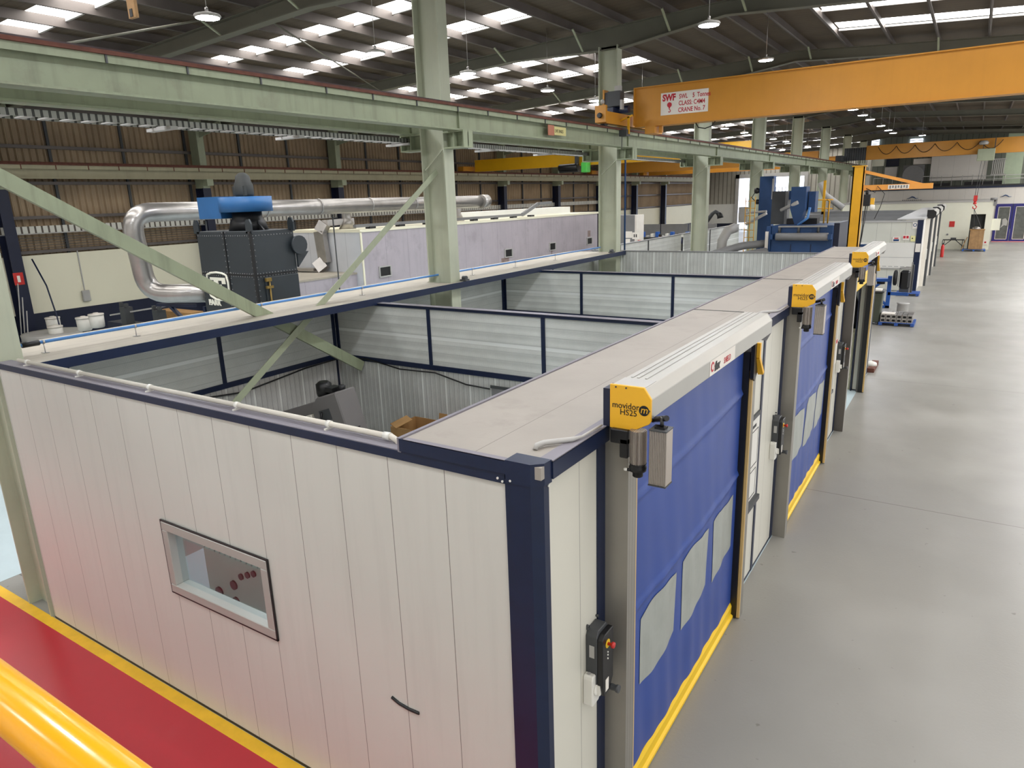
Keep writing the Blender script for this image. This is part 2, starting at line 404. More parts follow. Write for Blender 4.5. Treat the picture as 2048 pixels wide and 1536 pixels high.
# columns of the middle row
CX0, CX1 = -10.0, -9.38
for i, y in enumerate(COLY[:9]):
    c = thing('column', (-9.69, y, 0), ['sage green steel column at the left end of the white booth wall', 'large sage green steel column rising through the booth roof', 'sage green steel column beside the crane drive unit'][i] if i < 3
              else '%s sage green steel column of the middle row from the camera' % ORD[i], 'column', 'middle row columns', 'structure')
    MB().box(CX0, CX0 + .03, y - .16, y + .16, 0, 9.3).box(CX1 - .03, CX1, y - .16, y + .16, 0, 9.3).build('flange', m_colm, c)
    B(CX0 + .03, CX1 - .03, y - .012, y + .012, 0, 9.3).build('web', m_colm, c)
    for (a, b, nm) in ((CX1, -8.86, 1), (-10.56, CX0, 0)):
        MB().box(a, b, y - .16, y + .16, 6.36, 6.39).box(a, b, y - .16, y + .16, 6.05, 6.08).box(a, b, y - .012, y + .012, 6.08, 6.36).box(b - .03 if nm else a, b if nm else a + .03, y - .16, y + .16, 6.08, 6.36)\
            .box((a + b) / 2 - .01, (a + b) / 2 + .01, y - .15, y + .15, 6.08, 6.36).build('corbel', m_green2, c)
    if i < 5:
        MB().bar((CX0 + .1, y - .155, 5.65), (CX1 - .03, y - .155, 6.05), .03, .03, (0, 1, 0)).build('stiffener', m_colm, c)
# runway beams in the middle row
def runway(x, label, near):
    r = thing('crane_runway', (x, 40, 6.39), label, 'crane runway')
    ya, yb = -2.0, 73.5
    B(x - .012, x + .012, ya, yb, 6.42, 6.82).build('web', m_green2, r)
    B(x - .15, x + .15, ya, yb, 6.39, 6.42).build('bottom_flange', m_green2, r)
    MB().box(x - .17, x + .17, ya, yb, 6.82, 6.84).box(x + .155, x + .17, ya, yb, 6.74, 6.82).box(x - .17, x - .155, ya, yb, 6.74, 6.82).build('channel_cap', m_green2, r)
    MB().box(x - .02, x + .02, ya, yb, 6.84, 6.93).box(x - .045, x + .045, ya, yb, 6.84, 6.855).box(x - .032, x + .032, ya, yb, 6.91, 6.935).build('rail', m_raildark, r)
    if near:
        MB().box(x + .17, x + .215, ya, yb, 6.83, 6.855).box(x + .19, x + .2, ya, yb, 6.855, 6.88).build('conductor_bar', m_rust, r)
        y = 1.5
        for k in range(60):
            MB().box(x + .172, x + .19, y - .012, y + .012, 6.735, 6.84).build('bracket', m_dgrey, r); y += 1.06 + (k % 3) * .1
    for yk in COLY:
        B(x - .06, x + .06, yk - .01, yk + .01, 6.42, 6.82).build('stiffener', m_green2, r)
    return r
rw = runway(-9.12, 'sage green crane runway beam with rusty rail on the near side of the columns', True)
rw2 = runway(-10.4, 'sage green crane runway beam behind the columns carrying a cable tray', False)
# cable ladder under the second runway
ct = thing('cable_tray', (-10.62, 20, 6.24), 'perforated galvanised cable tray slung under the rear runway beam', 'cable tray')
m = MB().box(-10.42, -10.40, -2, 30, 6.24, 6.33).box(-10.80, -10.78, -2, 30, 6.24, 6.30)
m.build('side_rail', M('perforated_galv', (146, 146, 140), .45, .4, stripes=[('Y', .1, 0, .035, (62, 62, 60))]), ct)
rg = MB()
for k in range(110): rg.box(-10.78, -10.42, -1.8 + k * .28, -1.68 + k * .28, 6.245, 6.26)
rg.build('rung', m_lgrey, ct)
for k, y in enumerate((6.6, 9.05, 12.0, 15.3, 18.2, 23)):
    B(-10.95, -10.3, y - .06, y + .06, 6.19, 6.235).build('support_arm', m_lgrey, ct)
# wall runway + wall columns in left bay
wr = thing('crane_runway', (-29.7, 40, 6.39), 'pale beige green crane runway beam along the brown corrugated wall', 'crane runway')
B(-29.7, -29.68, -2, 92, 6.36, 6.8).build('web', m_wrun, wr)
MB().box(-29.8, -29.56, -2, 92, 6.33, 6.36).build('bottom_flange', m_wrun, wr)
MB().box(-29.82, -29.54, -2, 92, 6.8, 6.82).box(-29.555, -29.54, -2, 92, 6.68, 6.8).build('channel_cap', m_wrun, wr)
MB().box(-29.7, -29.64, -2, 92, 6.82, 6.94).box(-29.53, -29.49, -2, 92, 6.82, 6.86).build('rail', m_rust, wr)
for k in range(70): B(-29.54, -29.52, 3 + k * 1.2, 3.03 + k * 1.2, 6.66, 6.86).build('bracket', m_rust, wr)
for i in range(10):
    y = 11.95 + 8.33 * i - (8.33 if i == 9 else 0) * 10
    if i == 9: y = 3.6
    c = thing('wall_column', (-30.2, y, 0), 'navy and green steel column on the corrugated wall, %s along it' % (ORD[i + 1] if i < 9 else 'nearest the camera'), 'column', 'wall columns', 'structure')
    MB().box(-29.85, -29.82, y - .2, y + .2, 0, 5.95).box(-30.4, -30.37, y - .2, y + .2, 0, 5.95).box(-30.37, -29.85, y - .015, y + .015, 0, 5.95).build('navy_shaft', m_navyd, c)
    MB().box(-29.85, -29.5, y - .16, y + .16, 6.05, 6.33).box(-30.4, -29.82, y - .17, y + .17, 5.95, 9.0).build('green_shaft', m_green, c)
    MB().bar((-29.85, y, 8.3), (-28.2, y, zb(-28.2)), .3, .05).build('knee_brace', m_green, c)
for k, z in enumerate((7.54, 6.2, 4.92, 3.62)):
    struct(B(-30.66, -30.5, -2, Y1, z - .06, z + .06).build('girt', m_purl), 'horizontal wall girt')
for k in range(24):
    y = 5.5 + k * 2.9
    struct(B(-30.68, -30.6, y - .05, y + .05, 3.5, 9.2).build('girt_post', m_dgrey), 'dark vertical bridging on the corrugated wall')
ct2 = thing('cable_tray', (-30.2, 40, 4.3), 'white slotted cable tray running along the corrugated wall', 'cable tray')
B(-30.3, -30.28, -2, 64, 4.34, 4.6).build('side_rail', M('slotted_tray', (212, 210, 200), .5, stripes=[('Y', .24, 0, .07, (84, 76, 66))]), ct2)
B(-30.5, -30.28, -2, 64, 4.3, 4.335).build('tray_floor', m_lgrey, ct2)
mesh_ = MB()
for k in range(5): mesh_.box(-30.45, -30.43, -2, 40, 3.75 + k * .1, 3.77 + k * .1)
tag(mesh_.build('wall_pipes', m_dgrey), 'bundle of thin dark pipes running along the corrugated wall', 'pipes')
# roof tie rods
for (a, b, l) in (((-14.9, 12.1, 9.5), (-18.9, 20.6, 9.0), 'diagonal roof tie rod between the first pair of far rafters'), ((-16.1, 12.1, 9.6), (-12.7, 6.2, 7.6), 'diagonal sway rod sloping down to the runway beside the big lamp')):
    tag(MB().cyl(a, b, .022, 6).build('tie_rod', m_raft), l, 'tie rod')
hb = thing('hanging_bracket', (-13.2, 8, 8.4), 'timber coloured bracket hanging from the roof near the first lamp', 'bracket')
B(-13.33, -13.1, 7.97, 8.03, 8.4, 9.35).build('plate', m_wood, hb); B(-13.27, -13.18, 7.96, 7.97, 8.42, 8.55).build('slot', m_black, hb); B(-13.25, -13.2, 7.98, 8.02, 9.35, zs(-13.2) - .02).build('hanger', m_purl, hb)

# ---------------------------------------------------------------- high bay lamps
def lamp(loc, label, group):
    x, y, z = loc
    t = thing('high_bay_lamp', loc, label, 'lamp', group)
    MB().lathe((x, y, z), [(.2, .0), (.215, .01), (.225, .03), (.215, .05), (.12, .06), (.1, .085), (.03, .09)], 24).build('housing', m_lgrey, t)
    MB().lathe((x, y, z), [(.17, -.008), (.195, -.004), (.2, .01)], 24).build('diffuser', m_lamp, t)
    MB().lathe((x, y, z + .13), [(.012, -.045), (.03, -.03), (.03, .03), (.012, .045)], 10).build('hook', m_steel, t)
    MB().cyl((x, y, z + .14), (x, y, zs(x) - .005), .006, 6).build('suspension_wire', m_steel, t)
    return t
for i, y in enumerate((8.31, 12.45, 15.9, 20.05, 23.35, 27.5, 33, 38.6, 42.4, 49.3, 53.0, 60.6)):
    lamp((-11.52, y, 8.2), 'round high bay lamp on a wire, %s from the camera along the rear bay row' % ORD[i], 'rear bay lamps')
for i, y in enumerate((14.9, 22.5, 34.5, 37.6, 40.3, 45.0, 48.9, 51.7)):
    lamp((-4.85 if i != 1 else -5.6, y, 8.2 if i != 1 else 8.65), 'round high bay lamp over the aisle, %s from the camera in the ridge row' % ORD[i], 'ridge row lamps')
lamp((-3.52, 56.2, 8.2), 'single round high bay lamp above the hook of the far crane', 'far lamps')
lamp((3.1, 58.0, 8.2), 'round high bay lamp at the right edge above the far crane girder', 'far lamps')
for i, y in enumerate((19.0, 24.0, 29.0, 34.0, 39.0, 44.0)):  # rows out of view, added to light the aisle and booth front
    for j, x in enumerate((4.6, 10.5)):
        lamp((x, y, 8.2), 'unseen added bay lamp in the %s row over the right aisle side, %s along' % (('nearer', 'outer')[j], ORD[i]), 'added outer row lamps')
for x, y, l in ((-11.52, 4.2, 'rear row'), (-11.52, .3, 'rear row'), (-4.85, 10.2, 'ridge row'), (-4.85, 5.6, 'ridge row'), (-4.85, .9, 'ridge row'), (-7.6, -3.4, 'middle row')):  # out of view, added to light surfaces that face the near end
    lamp((x, y, 8.2), 'unseen added bay lamp above the hall near end, %s, %d paces from the wall' % (l, y + 6), 'added near end lamps')
for i, y in enumerate((59.4, 62.9)): lamp((-13.9, y, 8.2), 'tiny far high bay lamp beyond the rear cranes, %s of two' % ('nearer' if i == 0 else 'farther'), 'far rear lamps')
# ---------------------------------------------------------------- the white booth
bo = thing('acoustic_booth', (-6.2, 12, 0), 'long open topped white panel booth with navy trim and three doorways', 'booth')
NY, FX = 3.31, -2.02
m = MB().box(-9.31, -6.33, NY, 3.42, .03, 3.30).box(-4.75, -2.25, NY, 3.42, .03, 3.30).box(-6.33, -4.75, NY, 3.42, .03, 1.31).box(-6.33, -4.75, NY, 3.42, 2.08, 3.30)
m.build('end_wall', m_panx, bo)
B(-9.31, -2.25, 3.305, 3.43, .0, .03).build('base_trim', m_black, bo)
B(-9.33, -2.25, 3.295, 3.45, 3.30, 3.365).build('top_trim', m_navy, bo)
B(-9.30, -3.06, 3.30, 3.45, 3.365, 3.372).build('top_ledge', m_trimtop, bo)
wf = MB()
for a in ((-6.33, -4.75, 1.31, 1.40), (-6.33, -4.75, 1.99, 2.08), (-6.33, -6.24, 1.40, 1.99), (-4.84, -4.75, 1.40, 1.99)): wf.box(a[0], a[1], 3.285, 3.43, a[2], a[3])
vw = wf.build('viewing_window', m_alu, bo, .006)
MB().box(-6.345, -4.735, 3.29, 3.305, 2.08, 2.095).box(-4.75, -4.735, 3.29, 3.305, 1.3, 2.08).box(-6.345, -4.735, 3.29, 3.305, 1.295, 1.31).box(-6.345, -6.33, 3.29, 3.305, 1.3, 2.08).build('gasket', m_black, vw)
B(-6.24, -4.84, 3.36, 3.366, 1.40, 1.99).build('pane', m_glass, vw)
MB().prism([(-2.25, 3.297), (-2.215, 3.297), (-2.21, 3.288), (-2.06, 3.288), (-2.0, 3.345), (-2.0, 3.36), (-2.008, 3.365), (-2.008, 3.42), (-2.25, 3.42)], 'z', 0, 3.33).build('corner_post', m_navy, bo)
MB().prism([(-2.235, 3.281), (-2.055, 3.281), (-1.99, 3.34), (-1.985, 3.42), (-2.235, 3.42)], 'z', 3.32, 3.466).build('corner_cap', m_navy, bo)
bl = MB()
for (x, y, z) in ((-2.30, 3.29, 3.33), (-2.265, 3.29, 3.315), (-2.2, 3.28, 3.335)): bl.lathe((x, y + .006, z), [(.008, -.008), (.008, 0)], 8, 'y')
bl.lathe((-2.0, 3.40, 3.30), [(.008, 0), (.008, .006)], 8, 'x')
bl.build('rivets', m_white, bo)
# front wall
DY = (4.22, 9.98, 15.45)
segs = ((3.42, 4.10), (7.74, 8.79), (8.87, 9.86), (13.5, 14.5), (14.58, 15.33), (18.97, 20.9))
for a, b in segs: B(-2.12, FX, a, b, .03, 3.34).build('front_panel', m_pany, bo)
for a, b in ((4.10, 4.22), (8.79, 8.87), (9.86, 9.98), (14.5, 14.58), (15.33, 15.45), (20.9, 20.98)): B(-2.12, -2.008, a, b, 0, 3.34).build('front_post', m_navy, bo)
for a, b in segs: B(-2.11, -2.012, a, b, 0, .03).build('base_trim', m_navyd, bo)
fr = MB().box(-3.10, -1.99, 3.30, 20.98, 3.37, 3.45)
fr.build('front_roof', m_roof, bo)
MB().box(-3.1, -2.23, 3.285, 3.30, 3.37, 3.46).box(-1.99, -1.975, 3.42, 20.98, 3.34, 3.455).build('front_fascia', m_navy, bo)
MB().box(-2.07, -1.975, 3.42, 20.98, 3.45, 3.462).box(-3.12, -3.09, 3.29, 20.98, 3.36, 3.462).box(-3.06, -2.23, 3.285, 3.33, 3.455, 3.462).build('roof_edge_trim', m_trimtop, bo)
for y in (9.3, 13.1, 17.5): B(-3.09, -2.07, y, y + .012, 3.45, 3.456).build('roof_joint', m_dgrey, bo)
B(-2.12, -2.05, 3.42, 20.98, 3.3, 3.37).build('head_beam', m_navy, bo)
# rear lip
rl = MB().box(-11.0, -9.21, 3.40, 11.9, 3.24, 3.285).box(-11.0, -10.02, 11.9, 12.36, 3.24, 3.285).box(-9.36, -9.21, 11.9, 12.36, 3.24, 3.285).box(-11.0, -9.21, 12.36, 20.4, 3.24, 3.285).box(-9.36, -9.21, 20.4, 20.9, 3.24, 3.285)
rl.build('rear_roof', m_lip, bo)
MB().box(-9.21, -9.19, 3.34, 20.9, 3.17, 3.295).box(-11.02, -9.19, 3.34, 3.36, 3.17, 3.295).build('rear_fascia', m_navy, bo)
B(-11.02, -9.21, 3.36, 3.42, 3.285, 3.295).build('rear_edge_trim', m_trimtop, bo)
# inner rear wall
def lining(name, axis, at, a, b, posts, top, mat_lo, flip):
    t = .05
    def bb(u0, u1, z0, z1, d0, d1):
        lo, hi = sorted((at + flip * d0, at + flip * d1))
        return (u0, u1, lo, hi, z0, z1) if axis == 'x' else (lo, hi, u0, u1, z0, z1)
    p = B(*bb(a, b, 2.12, top, 0, t)).build(name, m_perf_h, bo)
    B(*bb(a, b, .02, 2.08, 0, t)).build(name + '_lower', mat_lo, p)
    B(*bb(a, b, 2.04, 2.13, -.025, t + .01)).build('mid_rail', m_navy, p)
    B(*bb(a, b, top - .05, top + .005, -.03, t + .01)).build('top_rail', m_navy, p)
    for u in posts: B(*bb(u - .035, u + .035, 2.12, top, -.02, t)).build('post', m_navy, p)
    return p
lining('rear_lining', 'y', -10.40, 3.45, 20.8, (4.49, 6.89, 9.42, 12.9, 15.47, 18.2), 3.2, m_perf_y, -1)
B(-10.42, -10.38, 9.41, 9.45, .02, 2.1).build('corner_trim', m_navyd, bo)
lining('partition', 'x', 9.5, -10.4, -2.12, (-10.36, -8.0, -5.62, -3.25), 3.2, m_perf_x, 1)
lining('partition', 'x', 15.55, -10.4, -2.12, (-10.36, -8.06, -5.68, -3.3), 3.2, m_perf_x, 1)
for y in (9.5, 15.55): MB().box(-10.4, -2.12, y - .05, y + .1, 3.2, 3.206).build('partition_cap', m_trimtop, bo)
for y in (9.56, 15.61): B(-10.4, -2.12, y, y + .04, .02, 3.19).build('partition_back', m_perf_x, bo)
B(-10.4, -2.12, 20.8, 20.86, .02, 3.27).build('far_wall', m_perf_x, bo)
B(-10.4, -2.12, 20.78, 20.88, 3.27, 3.3).build('far_wall_cap', m_grey, bo)
dr = B(-6.66, -5.5, 9.46, 9.5, .05, 1.86).build('inner_door', m_grey, bo)
B(-6.68, -5.48, 9.45, 9.47, 1.86, 1.91).build('door_head', m_dgrey, dr)
B(-6.54, -5.6, 9.445, 9.46, .9, 1.78).build('door_glass', MATS['navy_paint'], dr)
sg = B(-6.48, -6.16, 9.44, 9.445, 1.38, 1.74).build('red_notice', M('notice_red', (196, 76, 92), .5), dr)
text('lettering', 'MUCK', .075, (-6.46, 9.438, 1.5), XN, ZP, m_signw, dr)
for k in range(4): B(-6.31, -6.19, 9.436, 9.44, 1.5 + k * .05, 1.52 + k * .05).build('notice_line', m_inkgold, sg)
# fence of ribbed panels continuing past the booth
fe = thing('ribbed_screen', (-10.4, 26, 0), 'ribbed brown grey panel screen continuing beyond the booth between the columns', 'screen')
for a, b in ((20.95, 23.0), (23.05, 25.6), (25.65, 29.3), (29.7, 33.2), (33.25, 38.2)):
    B(-10.45, -10.4, a, b, .02, 3.3).build('panel', m_perf_h, fe)
for y in (21, 23.02, 25.62, 33.22): B(-10.46, -10.37, y - .03, y + .03, 0, 3.3).build('post', m_dgrey, fe)
B(-10.5, -10.36, 20.95, 38.2, 3.3, 3.33).build('cap', m_grey, fe)
# conduit along near wall top
cd = thing('conduit', (-6, 3.4, 3.37), 'white plastic conduit clipped along the top of the booth end wall', 'conduit')
MB().tube([(-8.98, 3.40, 3.41), (-3.34, 3.40, 3.41), (-3.27, 3.40, 3.41), (-3.22, 3.40, 3.39), (-3.20, 3.41, 3.34), (-3.2, 3.43, 3.25)], .022, 10).build('pipe', m_conduit, cd)
for x in (-8.75, -7.6, -6.3, -5.0, -3.9): MB().cyl((x - .02, 3.40, 3.41), (x + .02, 3.40, 3.41), .028).box(x - .008, x + .008, 3.35, 3.43, 3.37, 3.385).build('clip', m_white, cd)
MB().cyl((-3.34, 3.4, 3.41), (-3.28, 3.4, 3.41), .028).build('elbow_collar', m_white, cd)
for (y0, l, hy) in ((3.55, 'short white conduit elbow on the booth roof beside the nearest yellow end plate', 4.12), (9.15, 'short white conduit elbow on the booth roof beside the middle yellow end plate', 9.9)):
    tag(MB().tube([(-2.18, y0, 3.452), (-2.18, y0 + .02, 3.475), (-2.16, y0 + .08, 3.478), (-2.03, y0 + .22, 3.478), (-2.0, y0 + .3, 3.478), (-1.99, hy, 3.478)], [.017, .019, .019, .017, .009, .009], 8).build('conduit_elbow', m_lgrey), l, 'conduit')
# black marking and tape on wall
tag(MB().tube([(-3.405, 3.306, 1.262), (-3.33, 3.306, 1.235), (-3.23, 3.306, 1.225), (-3.13, 3.306, 1.23)], .014, 6).build('tape_strip', m_black), 'short black curved strip of tape stuck low on the end wall', 'tape')
# blue air line on rear lip
al = thing('air_line', (-9.85, 12, 3.285), 'bright blue compressed air pipe on small stands along the booth rear roof', 'pipe')
MB().tube([(-9.85, 3.72, 3.43), (-9.85, 20.3, 3.43)], .022, 10).build('pipe', m_bluepipe, al)
for y in (4.05, 5.25, 7.4, 9.75, 13.4, 15.3, 17.4): MB().cyl((-9.85, y, 3.285), (-9.85, y, 3.43), .007, 6).box(-9.9, -9.8, y - .03, y + .03, 3.285, 3.293).cyl((-9.85, y - .012, 3.43), (-9.85, y + .012, 3.43), .03, 10).build('stand', m_steel, al)
for (y, l) in ((3.9, .2), (7.1, .16)): MB().cyl((-9.85, y - l / 2, 3.43), (-9.85, y + l / 2, 3.43), .036, 12).build('coupling', m_black, al)
for y in (12.6, 20.2):
    MB().box(-9.35, -9.2, y - .35, y - .2, 3.30, 3.33).cyl((-9.34, y - .25, 3.35), (-9.24, y - .25, 3.35), .05).build('valve', m_dgrey, al)
tag(MB().tube([(-9.3, 20.95, 3.3), (-9.3, 20.95, 6.1), (-9.3, 20.9, 6.35)], .03, 8).build('air_pipe_riser', MATS['machine_blue']), 'thin blue air pipe rising up the right side of the second column', 'pipe')
# X bracing between first columns
tag(MB().bar((-9.7, 3.5, 5.70), (-9.7, 9.42, 1.95), .19, .07, (0, 0, 1)).build('cross_brace', m_green2), 'broad green diagonal brace sloping down from the left edge into the booth', 'brace')
tag(MB().bar((-9.62, 12.0, 5.62), (-9.62, 3.8, .2), .12, .012, (0, 0, 1)).bar((-9.68, 11.97, 5.56), (-9.68, 3.77, .14), .014, .12, (0, 0, 1)).build('cross_brace', m_green), 'slim green diagonal angle brace fixed high on the large column', 'brace')
# cables inside booth
tag(MB().tube([(-10.36, 4.8, 1.95), (-10.36, 6.04, 2.03), (-10.36, 7.2, 1.9), (-10.36, 8.6, 2.02), (-10.3, 9.42, 2.05), (-9.6, 9.46, 2.1), (-8.75, 9.46, 1.98), (-7.9, 9.46, 2.0), (-7.2, 9.46, 1.86), (-6.7, 9.46, 1.84)], .014, 6).build('cable', m_black), 'black cable sagging along the inner walls of the first booth bay', 'cable')

# ---------------------------------------------------------------- high speed doors
def hs_door(i, y0, closed, label):
    d = thing('roller_door', (-1.9, y0, 0), label, 'door', 'high speed roller doors')
    y1 = y0 + 3.37; ye = y0 + 3.3
    MB().prism([(FX, y0), (-1.83, y0), (-1.83, y0 + .15), (-1.9, y0 + .15), (-1.9, y0 + .12), (FX, y0 + .12)], 'z', 0, 3.46).build('guide_rail', m_track, d)
    B(-1.93, -1.835, y0 + .15, y0 + .175, .02, 3.46).build('brush_strip', m_gasket, d)
    MB().box(FX, -1.84, y1 + .03, y1 + .15, 0, 3.42).build('guide_rail', m_track, d)
    B(-1.872, -1.838, y1, y1 + .03, .02, 3.1).build('brush_strip', m_gasket, d)
    B(-1.975, -1.875, y1 - .02, y1 + .028, .02, 3.3).build('guide_slot', m_black, d)
    # housing
    pr = [(-1.95, 3.46), (-1.95, 3.75), (-1.71, 3.75), (-1.66, 3.68), (-1.66, 3.545), (-1.70, 3.53), (-1.70, 3.52), (-1.9, 3.48)]
    h = MB().prism(pr, 'y', y0 - .03, ye).build('housing', m_alu, d, .004)
    rb = MB()
    for xx in (-1.905, -1.86, -1.80): rb.box(xx - .008, xx + .008, y0 + .22, ye, 3.75, 3.756)
    rb.box(-1.95, -1.715, y0 + .0, y0 + .2, 3.75, 3.753)
    rb.build('housing_rib', m_lgrey, h)
    B(-2.0, -1.95, y0 - .05, y0 + .1, 3.46, 3.73).build('mount_plate', m_navyd, d)
    pl = [(-1.95, 3.455), (-1.95, 3.765), (-1.705, 3.765), (-1.652, 3.69), (-1.652, 3.535), (-1.665, 3.515), (-1.775, 3.455)]
    ep = MB().prism(pl, 'y', y0 - .052, y0 - .03).build('end_plate', m_yel, d, .003)
    py = y0 - .0535
    text('lettering', 'movidor', .062, (-1.932, py, 3.605), XN, ZP, m_ink, ep, sx=.93)
    text('lettering', 'HS25', .058, (-1.748, py, 3.56), XN, ZP, m_ink, ep, 'RIGHT')
    MB().lathe((-1.70, py + .002, 3.607), [(.036, -.003), (.036, 0)], 24, 'y').build('logo_disc', m_ink, ep)
    text('logo_letter', 'm', .07, (-1.70, py - .0015, 3.59), XN, ZP, m_yel, ep, 'CENTER', shear=.2)
    sc = MB()
    for (x, z) in ((-1.905, 3.75), (-1.83, 3.75), (-1.662, 3.61)): sc.lathe((x, py + .002, z), [(.006, -.006), (.006, 0)], 8, 'y')
    sc.build('screws', m_dgrey, ep)
    MB().prism([(-1.95, 3.46), (-1.95, 3.75), (-1.71, 3.75), (-1.66, 3.68), (-1.66, 3.545), (-1.7, 3.46)], 'y', ye, ye + .02).build('end_plate', m_lgrey, d)
    # label
    ly = y0 + 1.22
    lb = B(-1.659, -1.6575, ly, ly + .72, 3.55, 3.675).build('maker_label', m_signw, d)
    text('lettering', 'flex', .1, (-1.656, ly + .12, 3.575), YP, ZP, m_ink, lb, off=.006, shear=.25, sx=.95)
    text('lettering', 'SHIELD', .075, (-1.656, ly + .38, 3.578), YP, ZP, m_signred, lb, sx=.85)
    MB().lathe((-1.6565, ly + .065, 3.62), [(.045, 0), (.045, .0015)], 7, 'x').build('label_cog', m_signred, lb)
    MB().lathe((-1.6545, ly + .065, 3.62), [(.026, 0), (.026, .001)], 7, 'x').build('label_cog_centre', m_signw, lb)
    # drive motor and control tube
    mx, my = -1.735, y0 - .06
    mo = MB().box(-1.93, -1.80, my - .03, my + .12, 3.36, 3.46).box(-1.86, -1.80, my - .03, my + .06, 3.26, 3.40).build('gearbox', m_black, d, .006)
    fm = MB()
    prof = []
    n = 40
    for k in range(n):
        a = 2 * PI * k / n; r_ = .058 if k % 2 else .052
        prof.append((mx + r_ * math.cos(a), my + r_ * math.sin(a)))
    mt = fm.prism(prof, 'z', 3.235, 3.47).build('motor', m_aluraw, d)
    MB().lathe((mx, my, 3.235), [(.03, -.1), (.036, -.095), (.036, -.06), (.058, -.055), (.062, -.03), (.054, -.01), (.06, 0)], 20).lathe((mx - .05, my - .03, 3.185), [(.012, -.012), (.012, .012)], 8, 'x').build('motor_cowl', m_black, mt)
    MB().lathe((mx - .075, my - .035, 3.185), [(.008, -.012), (.012, .0), (.008, .012)], 8, 'x').build('terminal_plug', m_white, mt)
    tb = B(-1.635, -1.515, my - .06, my + .06, 3.12, 3.50).build('control_tube', m_aluraw, d, .004)
    MB().box(-1.637, -1.513, my - .062, my + .062, 3.50, 3.508).box(-1.637, -1.513, my - .062, my + .062, 3.112, 3.12).build('tube_cap', m_dgrey, tb)
    MB().box(-1.61, -1.54, my - .03, my + .03, 3.508, 3.52).tube([(-1.57, my, 3.52), (-1.57, my, 3.545), (-1.58, my + .02, 3.57), (-1.66, my + .06, 3.53)], .014, 8).tube([(-1.545, my + .02, 3.575), (-1.65, my + .1, 3.53)], .02, 8).build('cable_gland', m_black, tb)
    # curtain
    W, zt = y1 - y0 - .13, 3.46
    if closed:
        m = MB(); nu, nv = 110, 120; ya, yb = y0 + .14, y1 - .01
        def dx(y, z):
            u = (y - ya) / (yb - ya); v = z / 3.4
            q = 0
            for s_, zz in ((1, 2.78), (2, 1.82), (3, .0)):
                t = z - zz - .1 * (u - .5)
                q += .022 * math.exp(-(t / .03) ** 2)
            fold = .006 * math.sin(23 * u + 2.2 * math.sin(5 * v + i)) + .004 * math.sin(61 * u + 9 * v + i * 2)
            fold *= (.35 + .9 * math.exp(-((z - 1.35) / .55) ** 2) + .8 * math.exp(-((z - .5) / .4) ** 2)) * min(1, 6 * u, 6 * (1 - u))
            return -1.945 + q + fold + .03 * math.sin(PI * u) * math.sin(PI * min(1, v))
        for a in range(nu + 1):
            for b in range(nv + 1):
                y = ya + (yb - ya) * a / nu; z = .2 + (3.42 - .2) * b / nv
                m.v.append((dx(y, z), y, z))
        for a in range(nu):
            for b in range(nv):
                o = a * (nv + 1) + b; m.f.append([o, o + nv + 1, o + nv + 2, o + 1]); m.s.append(1)
        c = m.build('curtain', m_blue, d)
        for k in range(3):
            a = y0 + .55 + k * .95; b = a + .75
            if k == 0: a -= .02
            g = MB(); gn = 14
            zt_, zl = (1.66, 1.70, 1.70)[k], (.98, .96, .98)[k]
            cols = []
            for p in range(gn + 1):
                u = p / gn; y = a + (b - a) * u
                top = zt_ - .05 * max(0, 1 - u * 5) + .02 * math.sin(3 * u + k); bot = zl - .03 * math.sin(4 * u + k) + .03 * u
                if u > .93: bot += .02
                cols.append([(dx(y, top + (bot - top) * q / 8) + .005, y, top + (bot - top) * q / 8) for q in range(9)])
            for p in range(gn):
                for q in range(8):
                    g.poly([cols[p][q], cols[p + 1][q], cols[p + 1][q + 1], cols[p][q + 1]])
            g.s = [1] * len(g.s)
            g.build('vision_panel', m_clear, c)
        MB().prism([(-1.985, 0.02), (-1.985, .21), (-1.945, .21), (-1.925, .17), (-1.93, .06), (-1.905, .045), (-1.905, .015)], 'y', ya, yb).build('bottom_flap', m_yelpvc, c)
    else:
        c = B(-1.955, -1.94, y0 + .14, y1 - .01, 3.14, 3.46).build('curtain', m_blue, d)
        MB().prism([(-1.975, 2.86), (-1.975, 3.14), (-1.935, 3.14), (-1.915, 3.09), (-1.905, 2.88), (-1.92, 2.85)], 'y', y0 + .16, y1 - .02).build('bottom_flap', m_yelpvc, c)
    # bracket at far guide
    by = y1 + .03
    br = MB().prism([(by - .07, 3.02), (by - .01, 2.98), (by + .09, 3.06), (by + .03, 3.22), (by + .03, 3.40), (by - .07, 3.40)], 'x', -1.86, -1.82).build('guide_funnel', m_black, d)
    MB().bar((-1.815, by + .035, 3.40), (-1.815, by + .03, 3.24), .06, .05, (1, 0, 0)).bar((-1.815, by + .03, 3.24), (-1.79, by + .13, 3.04), .06, .045, (1, 0, 0)).build('funnel_lip', m_yel, br)
    return d
hs_door(0, DY[0], True, 'nearest blue roller door with three grey vision panels and yellow end plate')
hs_door(1, DY[1], True, 'middle blue roller door in the booth front')
hs_door(2, DY[2], False, 'farthest roller door of the near booth, rolled up with the doorway open')

